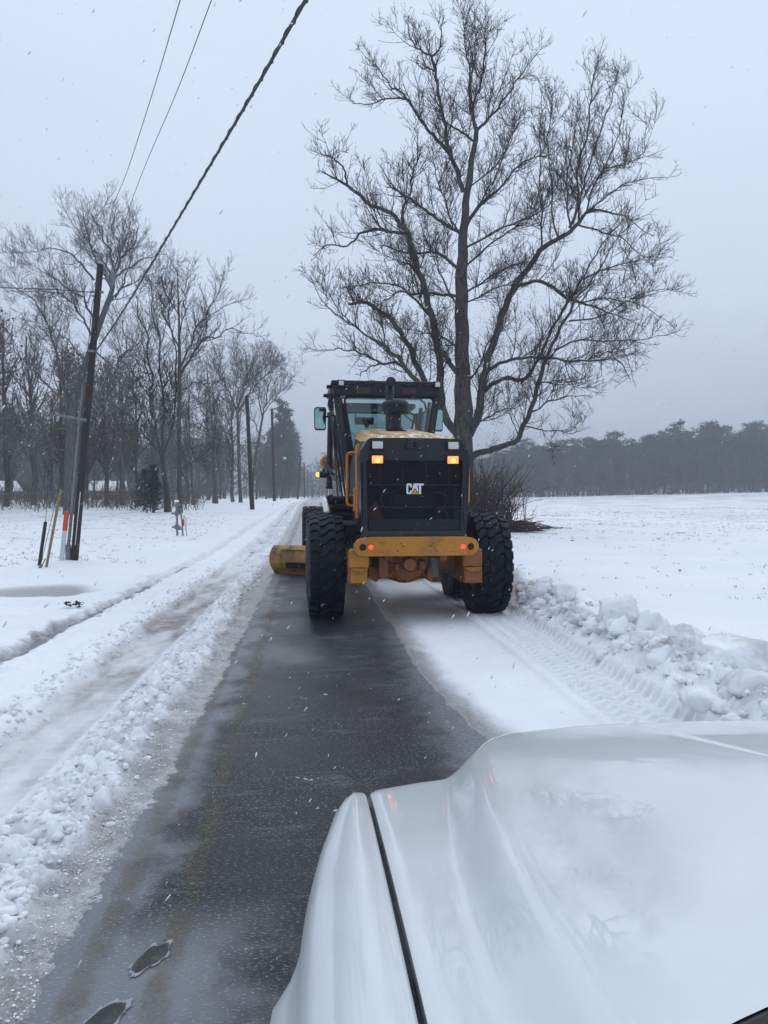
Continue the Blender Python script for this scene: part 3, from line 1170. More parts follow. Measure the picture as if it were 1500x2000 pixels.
# ------------------------------------------------------------------ vectorised branches
def tubes(P, Rr, n=3, twist=None):
    """P (N,K,3) R (N,K) -> verts, quads"""
    Nn, K, _ = P.shape
    T = np.empty_like(P)
    T[:, 1:-1] = P[:, 2:] - P[:, :-2]
    T[:, 0] = P[:, 1] - P[:, 0]
    T[:, -1] = P[:, -1] - P[:, -2]
    T /= np.linalg.norm(T, axis=2, keepdims=True) + 1e-9
    ref = np.array([.31, .87, .38])
    U = np.cross(T, ref)
    U /= np.linalg.norm(U, axis=2, keepdims=True) + 1e-9
    W = np.cross(T, U)
    a = np.arange(n) * 2 * math.pi / n
    V = P[:, :, None, :] + Rr[:, :, None, None] * (U[:, :, None, :] * np.cos(a)[None, None, :, None] + W[:, :, None, :] * np.sin(a)[None, None, :, None])
    V = V.reshape(-1, 3)
    base = (np.arange(Nn)[:, None, None] * K + np.arange(K - 1)[None, :, None]) * n
    j = np.arange(n)[None, None, :]
    j2 = (j + 1) % n
    F = np.stack([base + j, base + j2, base + n + j2, base + n + j], -1).reshape(-1, 4)
    return V, F


class Acc:
    def __init__(self):
        self.V, self.F, self.I, self.b = [], [], [], 0

    def add(self, V, F, idx=0):
        if F.shape[1] == 3:
            F = np.concatenate([F, F[:, 2:3]], 1)
        self.V.append(V)
        self.F.append(F + self.b)
        self.I.append(np.full(len(F), idx))
        self.b += len(V)

    def mesh(self, name, mats):
        V = np.concatenate(self.V)
        F = np.concatenate(self.F)
        I = np.concatenate(self.I)
        me = bpy.data.meshes.new(name)
        tri = F[:, 2] == F[:, 3]
        # variable polygon sizes
        lt = np.where(tri, 3, 4).astype(np.int32)
        ls = np.concatenate([[0], np.cumsum(lt)[:-1]]).astype(np.int32)
        mask = np.ones(F.shape, bool)
        mask[tri, 3] = False
        me.vertices.add(len(V))
        me.vertices.foreach_set('co', V.astype(np.float32).ravel())
        me.loops.add(int(lt.sum()))
        me.loops.foreach_set('vertex_index', F[mask].astype(np.int32))
        me.polygons.add(len(F))
        me.polygons.foreach_set('loop_start', ls)
        me.polygons.foreach_set('loop_total', lt)
        me.polygons.foreach_set('use_smooth', np.ones(len(F), bool))
        me.polygons.foreach_set('material_index', I.astype(np.int32))
        for m_ in mats:
            me.materials.append(m_)
        me.update(calc_edges=True)
        return me


def unit(v):
    return v / (np.linalg.norm(v, axis=-1, keepdims=True) + 1e-9)


def resample(pts, K):
    pts = np.asarray(pts, float)
    # Catmull-Rom style densify then uniform sampling
    n = len(pts)
    ext = np.vstack([2 * pts[0] - pts[1], pts, 2 * pts[-1] - pts[-2]])
    outp = []
    for i in range(n - 1):
        p0, p1, p2, p3 = ext[i], ext[i + 1], ext[i + 2], ext[i + 3]
        for t in np.linspace(0, 1, 8, endpoint=False):
            outp.append(.5 * ((2 * p1) + (-p0 + p2) * t + (2 * p0 - 5 * p1 + 4 * p2 - p3) * t * t + (-p0 + 3 * p1 - 3 * p2 + p3) * t ** 3))
    outp.append(pts[-1])
    q = np.array(outp)
    d = np.concatenate([[0], np.cumsum(np.linalg.norm(np.diff(q[:, :3], axis=0), axis=1))])
    s = np.linspace(0, d[-1], K)
    return np.stack([np.interp(s, d, q[:, k]) for k in range(q.shape[1])], 1)


def spawn(P, Rr, spacing, ang, rng, up=.35, t0=.1, lenf=(.6, 1.4), L=1.0, K=5, taper=.55, curl=.35, rmin=.004, droop=0.0, jit=.16, rmax=.05, tl=.55):
    """side shoots off polylines P (N,K,3); returns (N2,K,3), (N2,K)"""
    Nn, K0, _ = P.shape
    seg = np.linalg.norm(np.diff(P, axis=1), axis=2).sum(1)
    cnt = rng.poisson(seg * (1 - t0) / spacing)
    idx = np.repeat(np.arange(Nn), cnt)
    n = len(idx)
    if n == 0:
        return np.zeros((0, K, 3)), np.zeros((0, K))
    t = t0 + (1 - t0) * rng.random(n)
    ft = t * (K0 - 1)
    i0 = np.minimum(ft.astype(int), K0 - 2)
    fr = (ft - i0)[:, None]
    p = P[idx, i0] * (1 - fr) + P[idx, i0 + 1] * fr
    r = Rr[idx, i0] * (1 - fr[:, 0]) + Rr[idx, i0 + 1] * fr[:, 0]
    tan = unit(P[idx, i0 + 1] - P[idx, i0])
    perp = unit(np.cross(tan, unit(rng.normal(size=(n, 3)))))
    a = np.radians(ang) * (.7 + .6 * rng.random(n))[:, None]
    d = unit(tan * np.cos(a) + perp * np.sin(a) + np.array([0, 0, up]))
    ln = L * (lenf[0] + (lenf[1] - lenf[0]) * rng.random(n)) * (1 - tl * t)
    r0 = np.clip(np.minimum(r * taper, ln * .022 + rmin), rmin, rmax)
    Q = np.empty((n, K, 3))
    Q[:, 0] = p
    st = (ln / (K - 1))[:, None]
    for k in range(1, K):
        Q[:, k] = Q[:, k - 1] + d * st
        d = unit(d + np.array([0, 0, curl - droop * k]) * .35 + rng.normal(size=(n, 3)) * jit)
    w = np.linspace(1, .3, K)[None, :]
    return Q, np.maximum(r0[:, None] * w, rmin * .7)


def seg_balls(P, frac, rng, size, acc, idx):
    """hanging seed balls near twig ends"""
    n = len(P)
    sel = rng.random(n) < frac
    ends = P[sel, -1] + np.array([0, 0, -size * 2.0]) + rng.normal(size=(sel.sum(), 3)) * .03
    v, f = ICO[1]
    m_ = len(ends)
    V = (ends[:, None, :] + v[None] * size * (.8 + .5 * rng.random((m_, 1, 1)))).reshape(-1, 3)
    F = (f[None] + (np.arange(m_) * len(v))[:, None, None]).reshape(-1, 3)
    acc.add(V, F, idx)


def leaves(P, per, rng, size, acc, idx, spread=.25, keep=.5):
    n, K, _ = P.shape
    sel = np.where(rng.random(n) < keep)[0]
    i = np.repeat(sel, per)
    k = rng.integers(1, K, len(i))
    c = P[i, k] + rng.normal(size=(len(i), 3)) * spread * np.array([1, 1, .8])
    a = unit(rng.normal(size=(len(i), 3)))
    b = unit(np.cross(a, rng.normal(size=(len(i), 3))))
    s = size * (.6 + .8 * rng.random((len(i), 1)))
    V = np.stack([c - a * s, c + b * s * .7, c + a * s, c - b * s * .7], 1).reshape(-1, 3)
    F = np.arange(len(i) * 4).reshape(-1, 4)
    acc.add(V, F, idx)


WSC = [.66]


def px_limb(pts, Y0, dslope, K=14, scale=1.0, yoff=0.0, ocx=0, ocy=0, sc=1.0):
    """pts: (px,py[,width px]) -> (K,4) x,y,z,r ; depth drifts by dslope along its length"""
    w = [p[2] if len(p) > 2 else None for p in pts]
    known = [(i, v) for i, v in enumerate(w) if v is not None]
    if len(known) == 1:
        known.append((len(pts) - 1, known[0][1] * .35))
    wi = np.interp(range(len(pts)), [k for k, _ in known], [v for _, v in known])
    q = []
    n = len(pts)
    for i, p in enumerate(pts):
        Y = Y0 + yoff + dslope * (i / (n - 1)) ** 1.2
        P = at(ocx + p[0] / sc, ocy + p[1] / sc, Y)
        q.append((P[0], P[1], P[2], WSC[0] * wi[i] / sc / 2 / FPX * Y))
    return resample(q, K)


# ------------------------------------------------------------------ the great bare tree at the right
def big_tree():
    rng = np.random.default_rng(5)
    Y0 = 30.0
    root = empty('sweetgum_tree', (at(905, 1035, Y0)[0], Y0, gz(at(905, 1035, Y0)[0], Y0)))
    tag(root, 'tall bare sweetgum with seed balls and snowy limbs standing right behind the road grader', 'tree')
    org = np.array(root.location)
    trunk = [(906, 1045, 72), (905, 980, 52), (904, 870, 46), (905, 800, 44), (903, 720, 36), (902, 640, 33), (901, 560, 30), (903, 500, 25), (907, 431, 19), (914, 367, 16), (924, 299, 13), (931, 253, 11)]
    a = Acc()
    q = px_limb(trunk, Y0, 0, 40)
    q[0, 3] *= 1.15
    q[:, 0] += .03 * np.sin(np.arange(40) * 1.7)
    V, F = tubes(q[None, :, :3], q[None, :, 3] * 1.25, 14)
    a.add(V - org, F)
    o = link('trunk', a.mesh('trunk', [M['bark_main']]), root)
    L = [
        # (points, depth drift)
        ([(929, 253, 11), (922, 220), (917, 177), (920, 137, 5), (908, 94), (908, 55, 1.5)], -1.0),
        ([(931, 253, 9), (924, 215), (934, 172), (942, 137), (947, 89, 3.5), (940, 55, 1.5)], 1.2),
        ([(931, 255, 10), (940, 246), (967, 221), (1000, 172), (1025, 134), (1049, 101, 2)], .8),
        ([(917, 180, 4), (927, 120), (930, 75), (928, 45, 1.5)], -1.2),
        ([(905, 375, 14), (891, 329), (879, 299), (872, 266), (866, 228), (856, 182), (851, 139), (844, 109, 6), (861, 91), (863, 65), (858, 42, 1.5)], -2.2),
        ([(844, 109, 6), (815, 96), (801, 72), (797, 48, 1.5)], -1.5),
        ([(879, 300, 11), (853, 274), (828, 241), (808, 213), (795, 195), (775, 193), (752, 194), (727, 203), (690, 203, 2)], 1.5),
        ([(797, 197, 7), (782, 177), (765, 170), (742, 142), (719, 117, 1.5)], 1.0),
        ([(848, 139, 5), (842, 133), (820, 130), (812, 115, 2)], 1.0),
        ([(924, 275, 7), (890, 252), (868, 236, 4), (850, 215, 2)], 1.6),
        ([(895, 850, 26), (868, 812), (861, 770), (860, 738), (855, 686), (847, 634), (834, 582), (821, 535), (808, 491), (795, 452, 15), (787, 443), (775, 428), (752, 410), (714, 393), (684, 367, 9), (656, 352), (628, 337, 3)], -3.0),
        ([(678, 362, 7), (676, 345), (666, 324), (648, 307), (633, 296, 2)], -1.5),
        ([(787, 443, 9), (787, 405), (803, 380), (805, 342), (815, 304), (815, 253, 2)], -2.0),
        ([(898, 528, 10), (858, 496), (824, 494), (785, 491), (746, 478, 3)], 3.0),
        ([(901, 456, 12), (879, 443), (846, 423), (823, 405), (800, 388), (775, 372), (757, 365, 4)], -3.0),
        ([(793, 457, 10), (759, 452), (728, 447), (699, 460), (676, 481, 5), (640, 478), (612, 500, 2)], -1.5),
        ([(860, 800, 16), (840, 765), (824, 738, 18), (803, 686), (782, 647), (759, 621), (728, 598), (707, 592), (684, 594, 8)], -3.2),
        ([(835, 770, 16), (808, 738, 15), (782, 707), (759, 683), (723, 660, 8)], -3.5),
        ([(726, 662, 6), (694, 639), (663, 618), (632, 590), (608, 540, 1.5)], -1.0),
        ([(899, 580, 9), (845, 572), (806, 577), (782, 569), (756, 585), (730, 600, 3)], -2.5),
        ([(850, 626, 9), (819, 595), (798, 574), (769, 556), (720, 556), (663, 561, 2)], 1.5),
        ([(793, 720, 9), (772, 709), (741, 709), (710, 691), (676, 683), (639, 683), (598, 681, 1.5)], -1.5),
        ([(740, 710, 5), (715, 722), (694, 732, 2)], -1.0),
        ([(902, 742, 16), (880, 710), (866, 689, 14), (858, 680, 6)], -1.5),
        ([(821, 540, 8), (800, 517), (785, 516), (765, 505, 2)], 1.2),
        ([(900, 610, 7), (870, 560), (855, 520), (850, 470, 2)], 2.5),
        # right side
        ([(915, 850, 30), (932, 815, 26), (938, 787), (947, 738, 22), (955, 695), (968, 656), (981, 617), (994, 581, 19), (1007, 555), (1030, 525), (1053, 496), (1082, 470), (1108, 455), (1131, 437, 11), (1150, 415), (1172, 410), (1202, 415), (1235, 432, 3), (1275, 460, 1.5)], -2.5),
        ([(1112, 445, 9), (1126, 415), (1129, 374), (1131, 320), (1150, 246), (1156, 183), (1166, 125), (1169, 100, 1.5)], -1.0),
        ([(1131, 437, 7), (1131, 402), (1142, 361), (1167, 273), (1194, 197), (1211, 128, 1.5)], 1.5),
        ([(1145, 418, 6), (1156, 369), (1180, 328), (1208, 262), (1221, 197, 1.5)], -1.5),
        ([(1115, 443, 6), (1107, 402), (1107, 361), (1118, 292), (1129, 202, 1.5)], 2.0),
        ([(1058, 481, 6), (1058, 415), (1055, 333), (1055, 251), (1060, 169, 1.5)], 1.0),
        ([(1090, 462, 6), (1079, 429), (1077, 361), (1071, 279), (1079, 169, 1.5)], -1.5),
        ([(1131, 440, 6), (1172, 451), (1213, 464), (1235, 486), (1280, 520, 1.5)], 1.0),
        ([(1180, 330, 4), (1215, 320), (1255, 300), (1262, 240, 1.2)], 1.0),
        ([(1150, 412, 5), (1200, 370), (1250, 350), (1318, 345, 1.2)], -.6),
        ([(1004, 568, 12), (1017, 555), (1049, 550), (1076, 558), (1102, 581, 9), (1138, 591), (1180, 607), (1206, 617, 3), (1260, 640, 1.5)], -1.5),
        ([(958, 721, 11), (981, 708), (1017, 700), (1056, 700), (1105, 705), (1147, 705, 6), (1203, 702), (1230, 740, 2)], -3.5),
        ([(1147, 705, 5), (1180, 690), (1220, 688), (1240, 755, 1.2)], 1.0),
        ([(945, 764, 14), (965, 747), (991, 738, 12), (1014, 743), (1036, 725), (1053, 702), (1063, 676, 9), (1089, 627), (1112, 587), (1138, 542), (1180, 470), (1205, 430, 2)], 2.5),
        ([(915, 905, 30), (922, 891, 24), (958, 878, 20), (991, 868, 17), (1007, 862), (1020, 836), (1036, 806, 14), (1049, 754), (1063, 708), (1082, 672, 10), (1102, 630), (1121, 591), (1154, 551), (1187, 493), (1215, 450, 2)], -3.5),
        ([(1036, 806, 6), (1069, 787), (1102, 777), (1154, 774, 2)], 1.0),
        ([(1056, 747, 5), (1089, 744), (1131, 747, 2)], -.8),
        ([(1082, 685, 6), (1128, 666), (1180, 666), (1252, 662), (1325, 650, 1.5)], -1.0),
        ([(1112, 627, 6), (1170, 617), (1252, 574), (1322, 563, 1.5)], 1.6),
        ([(1023, 832, 5), (1063, 839), (1121, 845), (1150, 832, 1.2)], 1.0),
        ([(1138, 545, 5), (1200, 520), (1260, 505), (1305, 495, 1.2)], -1),
        ([(1121, 591, 5), (1190, 585), (1260, 600), (1320, 640, 1.2)], 1.8),
        ([(906, 451, 8), (939, 400), (980, 364), (1006, 329), (1042, 308), (1083, 303, 3)], 2.5),
        ([(906, 486, 7), (991, 441), (1057, 411, 3), (1100, 380, 1.5)], -2.5),
        ([(906, 522, 7), (960, 477), (1021, 431), (1060, 395, 1.5)], 3.0),
        ([(906, 574, 6), (970, 534), (1021, 513), (1070, 520, 1.5)], 2.0),
        ([(906, 594, 5), (975, 560), (1030, 540, 1.5)], -3.0),
        ([(905, 760, 7), (935, 715), (960, 660), (1000, 640, 2)], 3.0),
        ([(905, 830, 8), (950, 820), (985, 800), (1030, 790, 1.5)], 3.5),
        ([(902, 690, 6), (870, 660), (830, 650), (780, 640, 1.5)], 3.5),
        ([(903, 470, 6), (870, 400), (850, 340), (845, 290, 1.5)], 2.5),
        ([(905, 440, 6), (950, 380), (985, 300), (1010, 230, 1.5)], -2.5),
        ([(912, 370, 5), (960, 330), (1000, 270), (1020, 215, 1.5)], 1.5),
    ]
    lim = []
    acc = Acc()
    off = {}
    for i, (pts, dr) in enumerate(L):
        # start each limb at the depth of whatever limb passes its first point
        yo = 0.0
        best = 14.0
        for q in lim:
            for k in range(0, len(q), 2):
                pr = q[k, :3] - EYE
                D = pr @ FW
                ppx, ppy = 750 + FPX * (pr @ RT) / D, 1000 - FPX * (pr @ UP) / D
                dd = math.hypot(ppx - pts[0][0], ppy - pts[0][1])
                if dd < best:
                    best, yo = dd, q[k, 1] - Y0
        K = 8 + 3 * len(pts)
        q = px_limb(pts, Y0, dr, K, yoff=yo)
        # irregular wobble
        wob = (rng.normal(size=(K, 3)) * .018)
        wob = (wob + np.roll(wob, 1, 0)) * S(np.arange(K) / 4)[:, None]
        q[:, :3] += wob
        lim.append(q)
        V, F = tubes(q[None, :, :3], q[None, :, 3], 8)
        acc.add(V - org, F, 0)
    # pad limbs to same K for spawning
    LP = np.stack([resample(q, 24) for q in lim])
    P0, R0 = LP[:, :, :3], LP[:, :, 3]
    PA, RA = spawn(P0, R0, .60, 50, rng, up=.55, t0=.08, L=2.7, K=12, curl=.20, rmin=.009, jit=.05, lenf=(.5, 1.15), rmax=.022, tl=.72)
    V, F = tubes(PA, RA, 5)
    acc.add(V - org, F, 1)
    KA = P0.shape[1]
    PA2 = np.stack([resample(np.concatenate([p, r[:, None]], 1), KA) for p, r in zip(PA, RA)])
    P0 = np.concatenate([P0, PA2[:, :, :3]])
    R0 = np.concatenate([R0, PA2[:, :, 3]])
    P1, R1 = spawn(P0, R0, .25, 52, rng, up=.34, t0=.08, L=1.3, K=6, curl=.24, rmin=.009, jit=.07, lenf=(.3, 1.3), rmax=.014, tl=.62)
    V, F = tubes(P1, R1, 4)
    acc.add(V - org, F, 1)
    P2, R2 = spawn(P1, R1, .14, 50, rng, up=.28, t0=.08, L=.60, K=4, curl=.28, rmin=.007, jit=.11, lenf=(.3, 1.25), rmax=.009)
    V, F = tubes(P2, R2, 3)
    acc.add(V - org, F, 1)
    P2b, R2b = spawn(P0, R0, .30, 65, rng, up=.3, t0=.2, L=.55, K=4, curl=.4, rmin=.006, jit=.2, rmax=.011)
    V, F = tubes(P2b, R2b, 3)
    acc.add(V - org, F, 1)
    P3, R3 = spawn(P2, R2, .19, 48, rng, up=.25, t0=.2, L=.24, K=2, curl=.3, rmin=.005, jit=.2, rmax=.008)
    V, F = tubes(P3, R3, 3)
    acc.add(V - org, F, 1)
    seg_balls(P3, .07, rng, .021, acc, 1)
    seg_balls(P2, .11, rng, .023, acc, 1)
    link('crown', acc.mesh('crown', [M['bark_main'], M['twig']]), root)
    print('big tree shoots', len(P1), len(P2), len(P3))


big_tree()


# ------------------------------------------------------------------ traced trees on the left
def traced_tree(name, label, base, Y0, trunk, limbs, bark_m, twig_m, seed, L1=2.4, L2=.9, L3=.3, sp=(.55, .33, .30), leaf=None, leafsize=.05, leafper=3, keep=.4, org3=(0, 380, 2.344), cat='tree', group=None, up=.35, r3=.008):
    rng = np.random.default_rng(seed)
    ox, oy, sc = org3
    q = px_limb(trunk, Y0, 0, 26, ocx=ox, ocy=oy, sc=sc)
    bx = q[0, 0]
    root = empty(name, (bx, Y0, gz(bx, Y0) - .05))
    tag(root, label, cat, group)
    org = np.array(root.location)
    q[0, 2] = org[2] - .1
    q[0, 3] *= 1.25
    a = Acc()
    V, F = tubes(q[None, :, :3], q[None, :, 3], 12)
    a.add(V - org, F)
    link('trunk', a.mesh('trunk', [bark_m]), root)
    lim = [q]
    acc = Acc()
    for pts, dr in limbs:
        yo, best = 0.0, 40.0
        for g in lim:
            for k in range(0, len(g), 2):
                pr = g[k, :3] - EYE
                D = pr @ FW
                ppx, ppy = (750 + FPX * (pr @ RT) / D - ox) * sc, (1000 - FPX * (pr @ UP) / D - oy) * sc
                dd = math.hypot(ppx - pts[0][0], ppy - pts[0][1])
                if dd < best:
                    best, yo = dd, g[k, 1] - Y0
        K = 6 + 3 * len(pts)
        g = px_limb(pts, Y0, dr, K, yoff=yo, ocx=ox, ocy=oy, sc=sc)
        wob = rng.normal(size=(K, 3)) * .05
        g[:, :3] += (wob + np.roll(wob, 1, 0)) * S(np.arange(K) / 4)[:, None]
        lim.append(g)
        V, F = tubes(g[None, :, :3], g[None, :, 3], 7)
        acc.add(V - org, F, 0)
    LP = np.stack([resample(g, 20) for g in lim[1:]])
    P0, R0 = LP[:, :, :3], LP[:, :, 3]
    P1, R1 = spawn(P0, R0, sp[0], 50, rng, up=up, t0=.1, L=L1, K=7, curl=.35, rmin=.010, jit=.10, lenf=(.4, 1.3), rmax=.022, tl=.4)
    V, F = tubes(P1, R1, 4)
    acc.add(V - org, F, 1)
    P2, R2 = spawn(P1, R1, sp[1], 48, rng, up=up, t0=.1, L=L2, K=5, curl=.3, rmin=.0085, jit=.16, rmax=.012)
    V, F = tubes(P2, R2, 3)
    acc.add(V - org, F, 1)
    P3, R3 = spawn(P2, R2, sp[2], 45, rng, up=.2, t0=.2, L=L3, K=3, curl=.2, rmin=r3, jit=.2, rmax=.010)
    V, F = tubes(P3, R3, 3)
    acc.add(V - org, F, 1)
    mats = [bark_m, twig_m]
    if leaf:
        leaves(P2, leafper, rng, leafsize, acc, 2, .12, keep)
        mats.append(leaf)
    link('crown', acc.mesh('crown', mats), root)
    print(name, len(P1), len(P2), len(P3))
    return root


traced_tree('oak_tree', 'tallest bare oak with a wide pale crown rising behind the leaning utility pole', None, 42.0,
            [(318, 1440, 74), (318, 1250, 62), (325, 1050, 58), (350, 900, 50), (395, 770, 46), (440, 640, 40), (480, 530, 36), (515, 430, 30), (522, 350, 22)],
            [([(522, 360, 20), (560, 300), (610, 220), (640, 130, 3)], 2), ([(520, 380, 16), (600, 330), (680, 290), (775, 265, 3)], -2), ([(522, 350, 18), (500, 240), (450, 140), (405, 75, 3)], -2.5),
             ([(515, 380, 14), (470, 300), (400, 210), (340, 130, 3)], 2.5), ([(450, 600, 18), (400, 500), (330, 440), (240, 380), (110, 300, 3)], -2.5), ([(430, 390, 16), (350, 290), (240, 250), (110, 270, 3)], 2),
             ([(425, 660, 16), (370, 560), (300, 480), (200, 440), (70, 450, 3)], 2.5), ([(500, 480, 16), (570, 430), (640, 390), (760, 330, 3)], 2.5), ([(310, 1000, 30), (290, 860), (250, 700, 16), (200, 560), (120, 450), (20, 400, 3)], -3),
             ([(370, 870, 22), (450, 860), (510, 840), (560, 740, 12), (620, 690), (700, 600, 3)], -3), ([(480, 520, 14), (560, 430), (600, 300), (600, 200, 3)], 3), ([(300, 950, 16), (200, 850), (100, 760), (20, 600, 3)], 3),
             ([(330, 1000, 12), (430, 950), (540, 960), (620, 1040, 3)], -3), ([(320, 1080, 12), (220, 1060), (120, 1130), (30, 1150, 3)], -2), ([(315, 1180, 10), (230, 1160), (100, 1170), (0, 1100, 3)], -3),
             ([(400, 760, 12), (330, 700), (250, 620), (150, 580, 3)], -3), ([(510, 430, 12), (440, 300), (400, 180), (380, 100, 3)], -1), ([(520, 400, 12), (540, 250), (520, 150), (530, 90, 3)], .5)],
            M['bark_grey'], M['twig_grey'], 21, L1=2.5, L2=1.0, L3=.4, sp=(.22, .19, .2), up=.3)
traced_tree('oak_tree', 'dark leafy oak forking low into several uprights, left of the straight one', None, 44.0,
            [(768, 1425, 44), (760, 1340, 36), (748, 1250, 32), (742, 1180, 30)],
            [([(742, 1190, 20), (705, 1060), (690, 850, 14), (660, 650), (640, 500), (615, 430, 3)], -2), ([(744, 1180, 18), (745, 950), (730, 760, 12), (700, 520), (690, 390, 3)], 2), ([(750, 1190, 16), (795, 1010), (800, 720, 9), (770, 520), (745, 380, 3)], 1),
             ([(735, 1190, 14), (650, 1090), (560, 1050), (480, 1100, 3)], -2), ([(700, 950, 10), (620, 830), (540, 720), (480, 600, 3)], -2), ([(690, 860, 9), (640, 720), (560, 620), (540, 520, 3)], 2), ([(745, 900, 8), (820, 740), (900, 700, 3)], 2),
             ([(710, 1080, 8), (620, 960), (520, 900), (430, 900, 3)], 2.5)],
            M['bark_dark'], M['twig'], 22, L1=2.0, L2=.85, L3=.3, sp=(.22, .19, .26), leaf=M['dark_leaf'], leafsize=.065, leafper=4, keep=.5)
traced_tree('oak_tree', 'straight dark oak with clinging brown leaves and a branch reaching right towards the road', None, 43.0,
            [(822, 1420, 38), (821, 1250, 30), (820, 1050, 28), (822, 820, 24), (820, 600, 15), (815, 450, 9), (812, 330, 3)],
            [([(825, 830, 18), (880, 730), (950, 670), (1050, 620), (1165, 640, 3)], -2), ([(830, 780, 14), (900, 620), (980, 480), (1030, 390, 3)], 2), ([(820, 700, 12), (760, 590), (720, 450), (690, 380, 3)], -2), ([(822, 640, 10), (850, 500), (862, 350, 3)], 1),
             ([(850, 1240, 8), (890, 1220), (960, 1210, 4)], -1.5), ([(822, 900, 10), (900, 860), (960, 900), (1010, 1000, 3)], 2), ([(880, 740, 8), (960, 560), (1060, 500), (1115, 490, 3)], -1), ([(822, 1000, 9), (760, 900), (700, 880), (640, 930, 3)], -2.5),
             ([(822, 1100, 8), (880, 1050), (930, 1070), (960, 1140, 3)], 2.5), ([(820, 560, 8), (780, 450), (770, 350, 3)], 1.5)],
            M['bark_dark'], M['twig'], 23, L1=1.9, L2=.8, L3=.28, sp=(.2, .18, .26), leaf=M['dark_leaf'], leafsize=.065, leafper=4, keep=.5)
traced_tree('bare_tree', 'slender bare tree with frosted spreading crown beside the second utility pole', None, 62.0,
            [(1102, 1402, 26), (1095, 1250, 22), (1090, 1050, 20), (1085, 980, 16)],
            [([(1085, 990, 12), (1030, 870), (985, 790), (970, 720, 2)], -2), ([(1088, 990, 12), (1130, 850), (1160, 760), (1180, 690, 2)], 2), ([(1090, 1000, 12), (1150, 900), (1230, 820), (1310, 800, 2)], -2), ([(1086, 980, 10), (1090, 850), (1080, 760), (1060, 690, 2)], 1),
             ([(1150, 900, 7), (1200, 780), (1240, 730), (1250, 700, 2)], 2), ([(1040, 880, 7), (1000, 860), (950, 880), (930, 940, 2)], 1), ([(1130, 860, 6), (1230, 790), (1290, 790), (1318, 840, 2)], 3)],
            M['bark_grey'], M['twig_grey'], 24, L1=2.3, L2=1.0, L3=.4, sp=(.2, .19, .24), up=.4, r3=.011)
traced_tree('bare_tree', 'bare tree with a leaning trunk just right of the second utility pole', None, 66.0,
            [(1150, 1402, 22), (1165, 1250, 18), (1185, 1120, 16), (1205, 1000, 14)],
            [([(1205, 1010, 10), (1220, 920), (1240, 850), (1235, 780, 2)], -2), ([(1200, 1020, 9), (1180, 900), (1130, 830), (1100, 760, 2)], 2), ([(1208, 1000, 8), (1260, 930), (1300, 860, 2)], 1), ([(1190, 1100, 7), (1130, 1000), (1060, 960), (1010, 930, 2)], -2)],
            M['bark_grey'], M['twig_grey'], 25, L1=2.2, L2=.95, L3=.4, sp=(.2, .19, .24), up=.4, r3=.011)
traced_tree('bare_tree', 'grey bare tree with one straight trunk left of the second utility pole', None, 58.0,
            [(992, 1405, 22), (985, 1250, 18), (978, 1100, 15), (955, 900, 10), (945, 760, 4)],
            [([(980, 1130, 8), (1030, 1060), (1090, 1030, 2)], -2), ([(975, 1080, 8), (920, 980), (900, 860), (920, 760, 2)], 2), ([(955, 900, 7), (1000, 800), (1010, 700, 2)], 1), ([(965, 1000, 7), (900, 930), (850, 860), (840, 800, 2)], -2), ([(985, 1200, 6), (940, 1180), (900, 1210, 2)], 1)],
            M['bark_grey'], M['twig_grey'], 26, L1=2.0, L2=.9, L3=.4, sp=(.22, .2, .25), up=.35, r3=.011)
traced_tree('bare_tree', 'thin bare tree standing right behind the straight leafy oak', None, 55.0,
            [(885, 1408, 20), (876, 1280, 16), (868, 1150, 13), (865, 950, 8), (870, 800, 3)],
            [([(870, 1180, 7), (910, 1080), (950, 1000, 2)], 2), ([(866, 1050, 6), (840, 930), (850, 850, 2)], -1), ([(868, 1120, 5), (810, 1050), (780, 960, 2)], 1)],
            M['bark_grey'], M['far_twig'], 27, L1=2.0, L2=.9, L3=.4, sp=(.35, .26, .3), up=.35, r3=.011)


# ------------------------------------------------------------------ generic trees for the woods
def generic_tree_mesh(seed, H, spread, bark_m, twig_m, leaf=None, keep=.5, leafsize=.12, r3=.016, dens=1.0):
    rng = np.random.default_rng(seed)
    K = 14
    t = np.linspace(0, 1, K)
    tp = np.stack([np.cumsum(rng.normal(size=K) * .06), np.cumsum(rng.normal(size=K) * .06), t * H * .8], 1)
    tp[0, :2] = 0
    tr = (.22 * H / 14) * (1 - t * .8)
    a = Acc()
    V, F = tubes(tp[None], tr[None], 7)
    a.add(V, F)
    trunk = a.mesh('trunk', [bark_m])
    acc = Acc()
    P0, R0 = spawn(tp[None], tr[None], .36 / dens, 48, rng, up=.6, t0=.22, L=spread, K=8, curl=.35, rmin=.03, jit=.13, lenf=(.6, 1.3), rmax=.09, tl=.45)
    V, F = tubes(P0, R0, 4)
    acc.add(V, F, 0)
    P1, R1 = spawn(P0, R0, .36 / dens, 46, rng, up=.4, t0=.1, L=spread * .42, K=5, curl=.35, rmin=.018, jit=.2, rmax=.03)
    V, F = tubes(P1, R1, 3)
    acc.add(V, F, 1)
    P2, R2 = spawn(P1, R1, .34 / dens, 45, rng, up=.3, t0=.1, L=spread * .18, K=3, curl=.2, rmin=r3, jit=.2, rmax=.018)
    V, F = tubes(P2, R2, 3)
    acc.add(V, F, 1)
    mats = [bark_m, twig_m]
    if leaf:
        leaves(P1, 4, rng, leafsize, acc, 2, .35, keep)
        mats.append(leaf)
    return trunk, acc.mesh('crown', mats)


